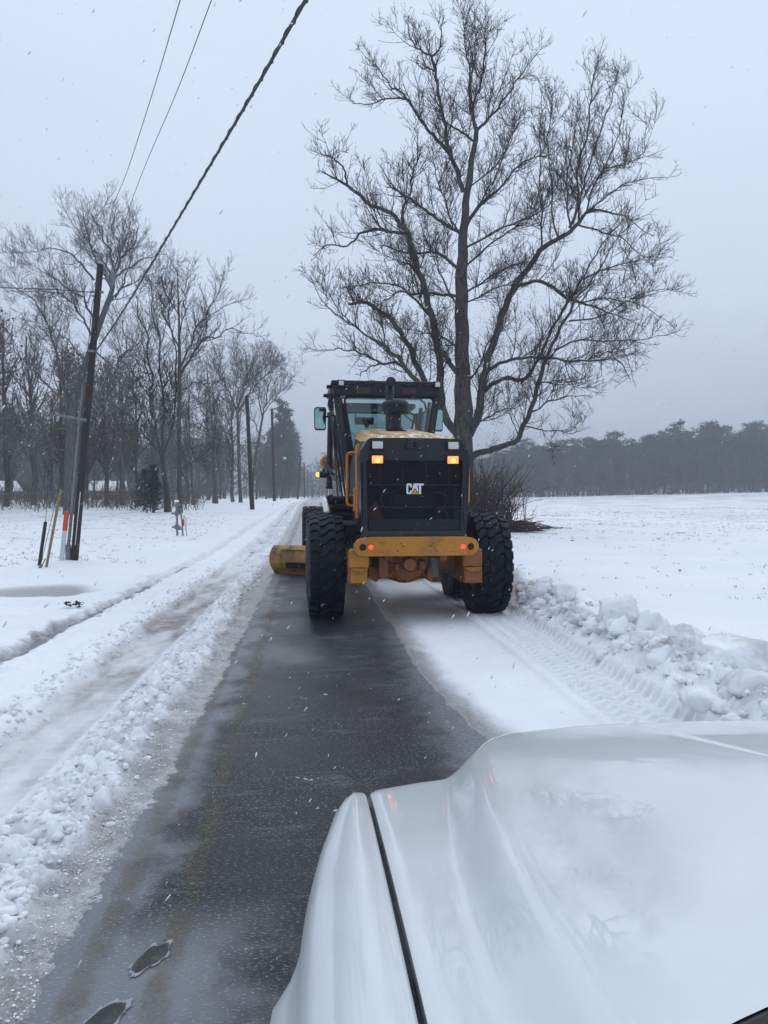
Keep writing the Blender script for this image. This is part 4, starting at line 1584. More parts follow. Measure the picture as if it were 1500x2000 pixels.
def pine_meshes(seed, H):
    rng = np.random.default_rng(seed)
    K = 8
    t = np.linspace(0, 1, K)
    tp = np.stack([np.cumsum(rng.normal(size=K) * .08), np.cumsum(rng.normal(size=K) * .08), t * H], 1)
    tp[0, :2] = 0
    a = Acc()
    V, F = tubes(tp[None], (.2 * (1 - t * .85))[None], 6)
    a.add(V, F)
    trunk = a.mesh('trunk', [M['bark_dark']])
    acc = Acc()
    P0, R0 = spawn(tp[None], (.2 * (1 - t * .85))[None], .19, 75, rng, up=.25, t0=.12, L=3.1, K=5, curl=.22, rmin=.03, jit=.12, lenf=(.5, 1.2), rmax=.06, tl=.35)
    V, F = tubes(P0, R0, 3)
    acc.add(V, F, 0)
    n = len(P0)
    per = 44
    i = np.repeat(np.arange(n), per)
    k = rng.integers(2, 5, len(i))
    c = P0[i, k] + rng.normal(size=(len(i), 3)) * np.array([.42, .42, .22])
    top = np.clip((c[:, 2:3] - H * .8) / (H * .25), 0, 1)
    c = c + top * np.array([0, 0, -.7])
    aa = unit(rng.normal(size=(len(i), 3)) + np.array([0, 0, .5]))
    bb = unit(np.cross(aa, rng.normal(size=(len(i), 3))))
    s = .25 * (.6 + .8 * rng.random((len(i), 1)))
    Vq = np.stack([c - aa * s, c + bb * s * .45, c + aa * s, c - bb * s * .45], 1).reshape(-1, 3)
    acc.add(Vq, np.arange(len(i) * 4).reshape(-1, 4), 1)
    return trunk, acc.mesh('crown', [M['bark_dark'], M['needle']])


def place(name, meshes, loc, rz, sc, label, group, cat='tree', wide=1.0):
    root = empty(name, loc, rz)
    root.scale = (sc * wide, sc * wide, sc)
    tag(root, label, cat, group)
    link('trunk', meshes[0], root)
    link('crown', meshes[1], root)
    return root


PINES = [pine_meshes(100 + k, 17 + 1.2 * k) for k in range(4)]
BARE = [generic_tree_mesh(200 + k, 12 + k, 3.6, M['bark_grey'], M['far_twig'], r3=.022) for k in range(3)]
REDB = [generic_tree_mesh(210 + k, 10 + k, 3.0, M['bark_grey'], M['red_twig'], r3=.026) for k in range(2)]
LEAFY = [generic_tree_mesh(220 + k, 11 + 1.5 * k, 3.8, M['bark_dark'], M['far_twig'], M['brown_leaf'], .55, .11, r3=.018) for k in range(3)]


def ray_x(px, Y):
    return at(px, 968, Y)[0]


rr = random.Random(4)
# pine wood across the field
n = 0
for row, (Y, step) in enumerate(((196, 3.4), (205, 3.2), (215, 3.4), (226, 3.8))):
    x = 6 + row
    while x < 165:
        y = Y + rr.uniform(-3, 3)
        ppx = 618 + (x / y) * 1500
        prof = np.interp(x / y * 1500 + 618, [700, 960, 1040, 1120, 1200, 1300, 1400, 1500, 1600, 1800], [8, 11.5, 15.0, 14.2, 15.2, 17.0, 18.6, 18.8, 18, 18])
        if not (row < 1 and rr.random() < .5):
            h = prof * rr.uniform(.80, 1.07)
            k = rr.randrange(4)
            sc = h / (17 + 1.2 * k)
            place('pine_tree', PINES[k], (x, y, gz(x, y) - .2), rr.uniform(0, 6.28), sc * 1.0, 'dark green pine in the hazy wood across the snowy field', 'pines of the wood beyond the field', wide=rr.uniform(1.1, 1.7))
            n += 1
        x += step * rr.uniform(.75, 1.3)
print('pines', n)
n = 0
for Y, step in ((188, 5.2), (192, 6.0)):
    x = 10
    while x < 160:
        y = Y + rr.uniform(-2, 2)
        red = rr.random() < .55
        ms = rr.choice(REDB if red else BARE)
        place('bare_tree', ms, (x, y, gz(x, y) - .2), rr.uniform(0, 6.28), rr.uniform(.62, 1.0),
              'reddish bare tree at the foot of the pine wood beyond the field' if red else 'grey bare tree at the foot of the pine wood beyond the field',
              'reddish bare trees below the pines' if red else 'grey bare trees below the pines')
        n += 1
        x += step * rr.uniform(.6, 1.4)
# woods on the left of the road
n = 0
for Y, x0, x1, step in ((51, -32, -13, 3.6), (58, -38, -14, 3.6), (66, -42, -11, 3.6), (76, -48, -11, 3.8), (88, -54, -11, 4.0), (103, -60, -11, 4.5), (122, -66, -12, 5)):
    x = x0
    while x < x1:
        y = Y + rr.uniform(-4, 4)
        leafy = rr.random() < (.75 if x < -15 else .25)
        ms = rr.choice(LEAFY if leafy else BARE)
        place('woodland_tree', ms, (x, y, gz(x, y) - .1), rr.uniform(0, 6.28), rr.uniform(.62, 1.0) * (1.05 if Y < 90 else 1.15),
              'bare tree keeping brown leaves in the wood left of the road' if leafy else 'grey bare tree in the hazy wood left of the road',
              'brown leaved trees of the left wood' if leafy else 'bare trees of the left wood')
        n += 1
        x += step * rr.uniform(.6, 1.4)
for (px, Y, sc) in ((540, 150, .80), (556, 160, .95), (572, 150, .92), (586, 165, .88), (566, 185, 1.0), (596, 185, .86), (548, 190, .95), (604, 210, .82), (582, 220, .95), (530, 175, .85), (608, 250, .8), (600, 235, .9)):
    x = min(ray_x(px, Y), -6.5)
    place('pine_tree', PINES[rr.randrange(4)], (x, Y, gz(x, Y) - .2), rr.uniform(0, 6), sc, 'dark pine leaning over the left edge of the road far ahead', 'pines at the far left bend of the road')
for (px, Y, sc) in ((-30, 50, 1.1), (12, 52, 1.0), (66, 54, 1.1), (238, 54, .9), (268, 58, 1.05), (418, 60, .85), (455, 66, .9), (170, 60, 1.0)):
    x = ray_x(px, Y)
    place('woodland_tree', (LEAFY if px in (12, 98, 170, 268) else BARE)[rr.randrange(3)], (x, Y, gz(x, Y) - .1), rr.uniform(0, 6), sc, 'tall bare tree in the front rank of the left wood', 'tall front trees of the left wood')
for (px, Y, sc) in ((500, 100, .8), (520, 115, .85), (535, 125, .8), (610, 260, .8), (598, 200, .7), (588, 150, .6), (560, 120, .75)):
    x = min(ray_x(px, Y), -5.5)
    place('bare_tree', BARE[rr.randrange(3)], (x, Y, gz(x, Y) - .2), rr.uniform(0, 6), sc, 'grey bare tree at the left roadside far ahead', 'bare trees lining the left roadside far ahead')
for (x, Y, sc) in ((7.5, 95, .75), (9, 130, .9), (8, 170, .9), (11, 150, .9), (9, 210, 1.0), (13, 120, .8)):
    place('bare_tree', BARE[rr.randrange(3)], (x, Y, gz(x, Y) - .2), rr.uniform(0, 6), sc, 'bare tree at the right roadside ahead of the grader', 'bare trees at the right roadside ahead')
print('left woods', n)

# distant woodland that reads as one mass, closing the view at the end of the road and behind both woods
def wood_mass(name, segs, seed):
    rng = np.random.default_rng(seed)
    acc = Acc()
    for (x0, y0, x1, y1, h, nt_) in segs:
        for i in range(nt_):
            t = rng.random()
            x, y = x0 + (x1 - x0) * t + rng.normal() * 2, y0 + (y1 - y0) * t + rng.normal() * 5
            hh = h * (.7 + .4 * rng.random())
            z = float(base_z(np.array(x), np.array(y)))
            P = np.array([[[x, y, z - .3], [x + rng.normal() * .2, y, z + hh * .5], [x + rng.normal() * .4, y, z + hh * .95]]])
            V, F = tubes(P, np.array([[.16, .12, .04]]), 4)
            acc.add(V, F, 0)
            m_ = 110
            c = np.array([x, y, z]) + np.stack([rng.normal(size=m_) * 1.5, rng.normal(size=m_) * 1.5, hh * (.08 + .92 * rng.random(m_))], 1)
            a = unit(rng.normal(size=(m_, 3)) + np.array([0, 0, .9]))
            b = unit(np.cross(a, rng.normal(size=(m_, 3))))
            s = .9 * (.5 + rng.random((m_, 1)))
            V = np.stack([c - a * s, c + b * s * .13, c + a * s, c - b * s * .13], 1).reshape(-1, 3)
            acc.add(V, np.arange(m_ * 4).reshape(-1, 4), 1)
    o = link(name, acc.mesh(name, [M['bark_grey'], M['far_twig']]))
    tag(o, kind='stuff')
    return o


wood_mass('distant_woods', [(-120, 130, -13, 150, 13, 210), (-14, 170, -8, 420, 14, 90), (9, 260, 11, 430, 14, 70), (0, 232, 190, 236, 13, 260), (-40, 520, 40, 520, 16, 60), (-70, 95, -45, 60, 10, 50)], 9)


# low brush: undergrowth at the wood's foot on both sides
def undergrowth(name, spots, seed, mat, h=1.2, r=.02, per=26):
    rng = np.random.default_rng(seed)
    m_ = len(spots) * per
    sp_ = np.repeat(np.array(spots), per, 0)
    base = np.stack([sp_[:, 0] + rng.normal(size=m_) * .5, sp_[:, 1] + rng.normal(size=m_) * .4, sp_[:, 2] - .05], 1)
    d = unit(np.stack([rng.normal(size=m_) * .45, rng.normal(size=m_) * .45, np.ones(m_)], 1))
    K = 4
    P = np.empty((m_, K, 3))
    P[:, 0] = base
    ln = h * (.4 + .8 * rng.random(m_))[:, None]
    for k in range(1, K):
        P[:, k] = P[:, k - 1] + d * ln / (K - 1)
        d = unit(d + rng.normal(size=(m_, 3)) * .25)
    Rr = np.tile(np.linspace(r, r * .5, K), (m_, 1))
    acc = Acc()
    V, F = tubes(P, Rr, 3)
    acc.add(V, F)
    P2, R2 = spawn(P, Rr, .35, 40, rng, up=.2, L=.5, K=3, rmin=r * .5, rmax=r)
    V, F = tubes(P2, R2, 3)
    acc.add(V, F)
    o = link(name, acc.mesh(name, [mat]))
    tag(o, kind='stuff')
    return o


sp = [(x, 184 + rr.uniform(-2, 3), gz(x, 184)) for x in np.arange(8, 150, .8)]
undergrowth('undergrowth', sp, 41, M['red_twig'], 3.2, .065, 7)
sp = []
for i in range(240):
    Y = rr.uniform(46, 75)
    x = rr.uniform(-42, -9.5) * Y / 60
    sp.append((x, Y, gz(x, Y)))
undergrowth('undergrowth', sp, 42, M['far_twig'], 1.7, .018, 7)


# ------------------------------------------------------------------ brush at the great tree's foot
def brush_heap():
    rng = np.random.default_rng(77)
    c = at(948, 1030, 29.0)
    gz0 = gz(c[0], 29.0)
    root_loc = np.array([c[0], 29.0, gz0])
    acc = Acc()
    m_ = 520
    a = rng.random(m_) * 6.28
    base = np.stack([rng.normal(size=m_) * .62 - .25, rng.normal(size=m_) * .5, rng.random(m_) * .25 - .05], 1)
    lean = np.stack([np.cos(a) * .42 + .22 * rng.random(m_) ** .5, np.sin(a) * .42, .45 + 1.5 * rng.random(m_)], 1)
    d = unit(lean)
    ln = (.6 + 2.5 * rng.random(m_) ** 1.3 * np.clip(1.1 - .25 * np.abs(base[:, 0] + .3), .3, 1))[:, None]
    K = 6
    P = np.empty((m_, K, 3))
    P[:, 0] = base
    for k in range(1, K):
        P[:, k] = P[:, k - 1] + d * ln / (K - 1)
        d = unit(d + rng.normal(size=(m_, 3)) * .16 + np.array([.02, 0, -.03]))
    P[:, :, 2] = np.maximum(P[:, :, 2], .02)
    Rr = np.tile(np.linspace(.014, .005, K), (m_, 1)) * (.6 + .9 * rng.random((m_, 1)))
    V, F = tubes(P, Rr, 4)
    acc.add(V, F)
    P2, R2 = spawn(P, Rr, .28, 40, rng, up=.2, t0=.2, L=.55, K=4, rmin=.005, rmax=.008, jit=.2)
    V, F = tubes(P2, R2, 3)
    acc.add(V, F)
    leaves(P2, 1, rng, .035, acc, 1, .04, .12)
    # cut branches lying at its right foot
    m_ = 130
    base = np.stack([.5 + rng.random(m_) * 1.0, -.3 - rng.random(m_) * .9, .03 + rng.random(m_) * .32], 1)
    aa = rng.normal(size=m_) * .5
    d = unit(np.stack([np.cos(aa), np.sin(aa) * .5, rng.normal(size=m_) * .12 - .1], 1))
    P = np.empty((m_, 4, 3))
    P[:, 0] = base - d * .5
    for k in range(1, 4):
        P[:, k] = P[:, k - 1] + d * .34 * (.5 + rng.random((m_, 1)))
        d = unit(d + rng.normal(size=(m_, 3)) * .15)
    P[:, :, 2] = np.maximum(P[:, :, 2], .02)
    V, F = tubes(P, np.tile([.022, .02, .016, .01], (m_, 1)) * (.5 + rng.random((m_, 1))), 4)
    acc.add(V, F)
    o = link('brush_pile', acc.mesh('brush_pile', [M['brush'], M['brown_leaf']]))
    o.location = root_loc
    tag(o, 'tangled bare brush and cut branches heaped at the foot of the great tree', 'brush')
    # a flat strew of sticks right of it
    acc = Acc()
    m_ = 60
    c2 = at(1045, 1031, 30.0)
    base = np.stack([rng.normal(size=m_) * .55, rng.normal(size=m_) * .25, .02 + .1 * rng.random(m_)], 1)
    d = unit(np.stack([rng.normal(size=m_), rng.normal(size=m_) * .4, rng.normal(size=m_) * .12], 1))
    P = np.stack([base - d * .3, base, base + d * .3], 1)
    P[:, :, 2] = np.maximum(P[:, :, 2], .015)
    V, F = tubes(P, np.full((m_, 3), .012), 3)
    acc.add(V, F)
    o = link('fallen_sticks', acc.mesh('fallen_sticks', [M['brush']]))
    o.location = (c2[0], 30.0, gz(c2[0], 30.0))
    tag(o, 'thin strew of fallen sticks on the snow right of the brush pile', 'sticks')


brush_heap()

# ------------------------------------------------------------------ dry grass, leaf litter on the field
def grass():
    rng = np.random.default_rng(61)
    P, Rr = [], []
    spots = []
    for i in range(5600):
        Y = 7 + 65 * rng.random() ** 1.1
        x = 3.6 + (Y * .75 + 2) * rng.random()
        if Y < 24 and rng.random() > .09:
            continue
        spots.append((x, Y))
    sx = np.array([s[0] for s in spots])
    sy = np.array([s[1] for s in spots])
    keep = (sy < 24) | (fbm(sx * .5, sy, 4, 191) > .5) | (rng.random(len(sx)) < .12)
    spots = [s for s, k in zip(spots, keep) if k]
    ly = 17 + 26 * rng.random(1300)
    lx = -3.9 - (ly * .45) * rng.random(1300)
    keep = (fbm(lx * .5, ly, 4, 192) > .5) | (rng.random(1300) < .1)
    spots += [(x, y) for x, y, k in zip(lx, ly, keep) if k]
    sx = np.array([s[0] for s in spots])
    sy = np.array([s[1] for s in spots])
    z, _, _ = terrain(sx[None], sy[None])
    z = z[0]
    per = 4
    m_ = len(spots) * per
    b = np.repeat(np.stack([sx, sy, z], 1), per, 0) + np.concatenate([rng.normal(size=(m_, 2)) * .05, np.full((m_, 1), -.01)], 1)
    d = unit(np.stack([rng.normal(size=m_) * .7, rng.normal(size=m_) * .7, np.ones(m_)], 1))
    ln = (.025 + .055 * rng.random(m_))[:, None]
    Pp = np.stack([b, b + d * ln * .6, b + d * ln + np.array([0, 0, -.01])], 1)
    V, F = tubes(Pp, np.tile([.0035, .003, .0012], (m_, 1)) * (1 + np.repeat(sy, per)[:, None] / 30), 3)
    acc = Acc()
    acc.add(V, F)
    o = link('dry_grass', acc.mesh('dry_grass', [M['grass']]))
    tag(o, kind='stuff')


grass()
# dead leaves and clods on the snow that can be picked out
for (px, py, Y, s, lab) in ((1085, 1042, None, .06, 'curled dead leaf on the snowy field behind the bank'), (1335, 1042, None, .07, 'dark dead leaf on the far right of the snowy field'),
                            (1327, 1116, None, .05, 'single black leaf on the smooth snow right of the grader'), (1118, 1057, None, .06, 'brown dead leaf near the fallen sticks')):
    d = FW + RT * (px - 750) / FPX - UP * (py - 1000) / FPX
    Yq = 20.0
    for _ in range(12):
        X_ = d[0] / d[1] * Yq
        z = gz(X_, Yq)
        Yq = (z - 1.6) / d[2] * d[1]
    X_ = d[0] / d[1] * Yq
    b = MB()
    g = []
    for i in range(5):
        u = i / 4 * 2 - 1
        w = s * .6 * (1 - u * u) + .004
        g.append([(u * s, -w, .02 + .015 * math.sin(u * 3)), (u * s, 0, .008), (u * s, w, .025 - .01 * u)])
    b.grid(g)
    o = b.build('dead_leaf', M['dark_leaf'])
    o.location = (X_, Yq, gz(X_, Yq) + .005)
    o.rotation_euler = (0, 0, px)
    tag(o, lab, 'leaf', 'dead leaves lying on the snow')
# leaf clump by the driveway
b = MB()
for i in range(26):
    a, s = random.random() * 6.28, random.uniform(.02, .045)
    x, y, z = random.gauss(0, .07), random.gauss(0, .06), random.uniform(.01, .06)
    b._add([(x - s * math.cos(a), y - s * math.sin(a), z), (x + s * .6 * math.sin(a), y - s * .6 * math.cos(a), z + .02), (x + s * math.cos(a), y + s * math.sin(a), z + .01), (x - s * .6 * math.sin(a), y + s * .6 * math.cos(a), z + .03)], [(0, 1, 2, 3)])
o = b.build('leaf_clump', M['dark_leaf'])
o.location = (-3.32, 10.75, gz(-3.32, 10.75))
tag(o, 'wet dark leaf clump poking out of the snow beside the left rut', 'leaves')


# ------------------------------------------------------------------ utility poles, wires, roadside things on the left
def pole_obj(base, top, r0, r1, label, mat, arms=True, group=None):
    root = empty('utility_pole', tuple(base))
    tag(root, label, 'utility pole', group)
    d = Vector(top) - Vector(base)
    b = MB()
    n = 8
    b.tube([Vector((0, 0, -.15)) + d * (i / n) for i in range(n + 1)], [r0 + (r1 - r0) * i / n for i in range(n + 1)], 14)
    b.build('pole_shaft', mat, root)
    return root, d


P1b, P1t = at(144, 1104, 17.9), at(196, 503, 17.9)
P1b[2] = gz(P1b[0], 17.9)
pole1, pd = pole_obj(P1b, P1t, .088, .070, 'nearest black utility pole leaning right with a grey conduit up its left side', M['pole'])


def on_pole(f, dx=0.0, dy=0.0, dz=0.0):
    return Vector((pd.x * f + dx, pd.y * f + dy, pd.z * f + dz))


b = MB()
b.tube([on_pole(-.01, -.135, -.03), on_pole(.20, -.125, -.03), on_pole(.42, -.13, -.03), on_pole(.58, -.12, -.03)], [.036, .034, .032, .028], 10)
b.build('conduit', M['grey_metal'], pole1)
b = MB()
b.tube([on_pole(.58, -.12, -.03), on_pole(.66, -.08, -.06), on_pole(.73, -.02, -.09), on_pole(.80, .02, -.09)], .012, 6)
b.tube([on_pole(.66, -.09, -.04), on_pole(.72, -.07, -.07), on_pole(.84, -.075, -.05), on_pole(.93, .03, -.08)], .009, 6)
b.build('riser_cable', M['hose'], pole1)
b = MB()
b.tube([on_pole(.05, .035, -.1), on_pole(.225, .045, -.1)], .010, 6)
b.build('ground_wire_guard', M['marker_white'], pole1)
b = MB()
b.box(on_pole(.025, -.125, -.03), (.11, .10, .36), .02)
b.build('conduit_boot', M['grey_metal'], pole1)
b = MB()
b.tube([on_pole(.462, .0, -.16), on_pole(.478, -.62, -.22)], .028, 8)
b.tube([on_pole(.462, .05, -.16), on_pole(.462, .0, -.16)], .035, 8)
b.build('standoff_arm', M['grey_metal'], pole1)
# insulators and pole top hardware
b = MB()
b.lathe([(-.02, .001), (0, .07), (.06, .07), (.10, .04), (.11, .001)], 12, on_pole(1.0), 'z')
b.build('pole_cap', M['grey_metal'], pole1)
for dx, f in ((.14, .955), (.22, .93)):
    b = MB()
    b.tube([on_pole(f, .05), on_pole(f, dx - .03, 0, .02)], .012, 6)
    b.lathe([(-.09, .02), (-.07, .05), (-.03, .05), (-.02, .035), (.02, .055), (.05, .05), (.09, .02)], 10, on_pole(f, dx), 'z')
    b.build('insulator', M['grey_metal'], pole1)
b = MB()
b.lathe([(-.16, .04), (-.15, .06), (.12, .06), (.15, .03), (.19, .015)], 14, on_pole(.935, .30, .02), 'z', True)
b.build('cutout_can', M['grey_metal'], pole1)
b = MB()
b.box(on_pole(.885, 0, -.03), (.30, .05, .05), .01)
b.box(on_pole(.872, 0, -.03), (.22, .04, .035), .01)
b.build('clamp', M['grey_metal'], pole1)
b = MB()
b.box(on_pole(.69, 0, 0), (.18, .19, .05), .02)
b.build('pole_band', M['grey_metal'], pole1)


def wire(name, pts, r, label, mat=None, cat='cable', group=None, K=40, tw=False):
    b = MB()
    q = resample([list(p) for p in pts], K)
    b.tube([Vector(p) for p in q[:, :3]], r, 6)
    if tw:       # lashed bundle: a second strand wound round the first
        w = []
        for i in range(K * 8):
            f = i / (K * 8 - 1) * (K - 1)
            k = min(int(f), K - 2)
            p = q[k, :3] * (1 - (f - k)) + q[k + 1, :3] * (f - k)
            a = i * .55
            w.append(Vector((p[0] + math.cos(a) * r * 1.0, p[1], p[2] + math.sin(a) * r * 1.0)))
        b.tube(w, r * .45, 5)
    o = b.build(name, mat or M['cable'])
    tag(o, label, cat, group)
    return o


top1 = P1t
# thick service bundle: comes over the camera's head down to the pole
A = np.array(on_pole(.69, .08)) + P1b
wire('overhead_cable', [at(640, -60, 5.2), at(597, 0, 5.9), at(515, 145, 7.3), at(430, 290, 9.2), at(310, 492, 13.0), at(240, 608, 16.0), A], .017, 'thick lashed overhead cable sweeping down to the nearest pole', cat='cable', tw=True, K=50)
wire('overhead_wire', [at(372, -60, 7.5), at(352, 0, 8.2), at(300, 175, 11.0), at(250, 330, 14.0), at(215, 425, 16.4), np.array(on_pole(.955, .14)) + P1b], .0055, 'left thin wire of the pair rising from the nearest pole top', group='thin wires above the road')
wire('overhead_wire', [at(435, -60, 7.5), at(413, 0, 8.2), at(345, 180, 11.0), at(285, 320, 14.0), at(250, 415, 16.4), np.array(on_pole(.93, .22)) + P1b], .0055, 'right thin wire of the pair rising from the nearest pole top', group='thin wires above the road')
wire('side_wire', [at(-120, 558, 17), at(0, 562, 17.4), at(100, 565, 17.7), np.array(on_pole(.885, -.15)) + P1b], .010, 'level wire running off left from the upper nearest pole')
# guy wire with guard and anchor
ga = at(77, 1118, 16.6)
ga[2] = gz(ga[0], ga[1]) - .05
gt = np.array(on_pole(.66, -.05)) + P1b
guy = empty('guy_wire', tuple(ga))
tag(guy, 'guy wire with yellowed plastic guard slanting up to the nearest pole', 'guy wire')
b = MB()
tip = Vector(gt) - Vector(ga)
b.tube([Vector((0, 0, 0)), tip], .006, 6)
b.build('strand', M['cable'], guy)
g0, g1 = at(90, 1116, 16.7), at(119, 955, 16.9)
g0[2] = gz(g0[0], g0[1]) - .03
b = MB()
b.tube([Vector(g0) - Vector(ga), Vector((g0 * .4 + g1 * .6)) - Vector(ga), Vector(g1) - Vector(ga)], [.028, .028, .030], 10)
b.build('guard_sleeve', M['cane'], guy)
b = MB()
b.tube([Vector((0, 0, 0)), Vector((.12, .03, .25))], .012, 6)
b.tube([Vector((-.01, 0, .02)), Vector((.05, .01, .13))], .028, 8)
b.build('anchor_clamp', M['grey_metal'], guy)
s0, s1 = at(76, 1113, 17.0), at(89, 1019, 17.1)
s0[2] = gz(s0[0], s0[1]) - .05
b = MB()
b.tube([Vector((0, 0, 0)), Vector(s1 - s0)], .036, 10)
o = b.build('black_guard_pipe', M['pole'])
o.location = s0
tag(o, 'short black pipe guard leaning on a guy wire left of the pole', 'pipe')
b = MB()
st = at(103, 780, 17.6) - s0
b.tube([Vector(s1 - s0), Vector(st)], .006, 5)
b.build('strand', M['cable'], o)
# orange topped marker post
m0, m1 = at(120, 1104, 17.8), at(130.5, 999, 17.8)
m0[2] = gz(m0[0], m0[1]) - .05
mk = empty('marker_post', tuple(m0))
tag(mk, 'flat white utility marker with an orange top beside the nearest pole', 'marker post')
dv = Vector(m1 - m0)
b = MB()
rotm = Matrix.Rotation(math.atan2(dv.x, dv.z), 3, 'Y')
b.box(dv * .31, (.10, .03, dv.length * .62), .006, rotm)
b.build('post', M['marker_white'], mk)
b = MB()
b.box(dv * .81, (.105, .036, dv.length * .38), .008, rotm)
b.build('orange_band', M['marker_orange'], mk)

# further poles along the road
def far_pole(px0, py0, px1, py1, Y, r, lab, grp=None):
    a, c = at(px0, py0, Y), at(px1, py1, Y)
    a[2] = gz(a[0], Y) - .1
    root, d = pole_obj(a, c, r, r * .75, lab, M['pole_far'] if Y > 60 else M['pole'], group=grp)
    b = MB()
    b.tube([d * .97 + Vector((-.25, 0, 0)), d * .97 + Vector((.25, 0, 0))], .03, 5)
    b.build('insulator_arm', M['grey_metal'], root)
    return a, c


f2 = far_pole(493, 992, 482, 768, 47.0, .145, 'second utility pole along the left roadside, dark and straight')
f3 = far_pole(536, 981, 531, 795, 76.0, .16, 'third utility pole, reddish brown, along the left roadside')
f4 = far_pole(581, 979, 587, 888, 118.0, .17, 'fourth utility pole standing against the far pines')
grp = 'farthest utility poles fading into the haze'
last = f4
for (px, top, Y) in ((595, 905, 165), (602, 918, 205), (608, 928, 250), (612, 936, 300)):
    last = far_pole(px, 976, px - 1, top, Y, .17, 'small hazy utility pole at the far end of the left roadside', grp)
# street light arm on third pole and lines between poles
wire('overhead_cable', [A, at(330, 815, 30), at(400, 855, 38), at(487, 873, 47.0)], .02, 'sagging cable from the nearest pole to the second pole')
wire('overhead_cable', [at(486, 873, 47.0), at(508, 880, 60), at(533, 880, 76)], .022, 'sagging cable from the second to the third pole')
for (p, q_, a1, a2, lab) in ((f2, f3, (0, 0), (0, 0), 'thin line between the tops of the second and third poles'), (f3, f4, (0, 0), (0, 0), 'thin line between the tops of the third and fourth poles')):
    mid = (p[1] + q_[1]) / 2
    mid[2] -= .8
    wire('overhead_wire', [p[1], mid, q_[1]], .012, lab, K=12)
lp = empty('street_lamp', tuple(at(533, 905, 76)))
tag(lp, 'small curved lamp arm with round snowy lamp on the third pole', 'street lamp')
b = MB()
b.tube([Vector((-.1, 0, -.2)), Vector((-.6, 0, .45)), Vector((-1.2, 0, .7)), Vector((1.0, 0, .55))][:1] + [Vector((.3, 0, .3)), Vector((.7, 0, .55)), Vector((1.05, 0, .55))], .03, 6)
b.build('arm', M['grey_metal'], lp)
b = MB()
b.lathe([(-.14, .01), (-.12, .12), (0, .19), (.10, .12), (.14, .01)], 12, (1.15, 0, .5), 'z')
b.build('lamp_head', M['marker_white'], lp)


# standpipe with valves and a small sign
sp0 = at(350, 1046, 27.0)
sp0[2] = gz(sp0[0], 27.0) - .05
st = empty('utility_standpipe', tuple(sp0))
tag(st, 'green grey standpipe with valves and a small red and white sign in the left field', 'standpipe')
b = MB()
b.tube([(-.06, 0, 0), (-.08, 0, .9), (-.09, 0, 1.55)], [.035, .04, .035], 10)
b.build('riser', M['grey_metal'], st)
for z in (.35, .82, 1.12):
    b = MB()
    b.lathe([(-.09, .04), (-.07, .075), (.07, .075), (.09, .04)], 12, (-.08, 0, z), 'z', True)
    b.tube([(-.22, 0, z), (.06, 0, z)], .03, 8)
    b.lathe([(-.01, .05), (.01, .05)], 10, (-.23, 0, z), 'x', True)
    b.build('valve', M['grey_metal'], st)
b = MB()
b.lathe([(0, .01), (.0, .09), (.05, .085), (.08, .03), (.085, .0)], 12, (-.085, 0, 1.21), 'z')
b.build('snow_cap', M['roof_snow'], st)
b = MB()
b.tube([(.13, 0, 0), (.10, 0, .5), (.05, 0, 1.0)], .03, 8)
b.tube([(-.06, 0, .95), (.08, 0, .98)], .03, 8)
b.tube([(-.06, 0, .28), (.12, 0, .28)], .035, 8)
b.build('bypass_pipe', M['grey_metal'], st)
b = MB()
b.tube([(.27, -.02, 0), (.17, -.02, .75)], .015, 6)
b.build('sign_stake', M['grey_metal'], st)
b = MB()
b.cur = 0
b.box((.19, -.05, .52), (.19, .012, .30), .003)
b.cur = 1
b.box((.14, -.062, .50), (.08, .006, .24), .002)
b.build('sign_plate', [M['sign_white'], M['sign_red']], st)


# chain link fence
def fence():
    root = empty('chain_link_fence', (-20, 45, gz(-20, 45)))
    tag(root, 'low grey chain link fence along the foot of the left wood', 'fence')
    org = Vector(root.location)
    ends = [(-33, 41.5), (-21, 42.0), (-15.5, 44.5), (-8.5, 64)]
    posts = []
    for (a, c) in zip(ends[:-1], ends[1:]):
        L_ = math.dist(a, c)
        n_ = int(L_ / 2.6)
        for i in range(n_):
            t = i / n_
            posts.append((a[0] + (c[0] - a[0]) * t, a[1] + (c[1] - a[1]) * t))
    posts.append(ends[-1])
    pts = [Vector((x, y, gz(x, y))) - org for x, y in posts]
    for p in pts:
        b = MB()
        b.tube([p + Vector((0, 0, -.1)), p + Vector((0, 0, 1.14))], .028, 6)
        b.build('fence_post', M['grey_metal'], root)
    b = MB()
    b.tube([p + Vector((0, 0, 1.1)) for p in pts], .02, 6)
    b.build('top_rail', M['grey_metal'], root)
    P = []
    for p, q_ in zip(pts[:-1], pts[1:]):
        for i in range(16):
            t0, t1 = i / 16, (i + 6.5) / 16
            for s_ in (0, 1):
                a_ = p.lerp(q_, t0)
                c_ = p.lerp(q_, min(1, t1))
                h_ = 1.08 * min(1, (1 - t0) / (t1 - t0))
                P.append([a_ + Vector((0, 0, 0 if s_ == 0 else 1.08)), c_ + Vector((0, 0, h_ if s_ == 0 else 1.08 - h_))])
    P = np.array([[list(x) for x in r_] for r_ in P])
    acc = Acc()
    V, F = tubes(P, np.full(P.shape[:2], .0045), 3)
    acc.add(V, F)
    link('wire_mesh', acc.mesh('wire_mesh', [M['grey_metal']]), root)


fence()


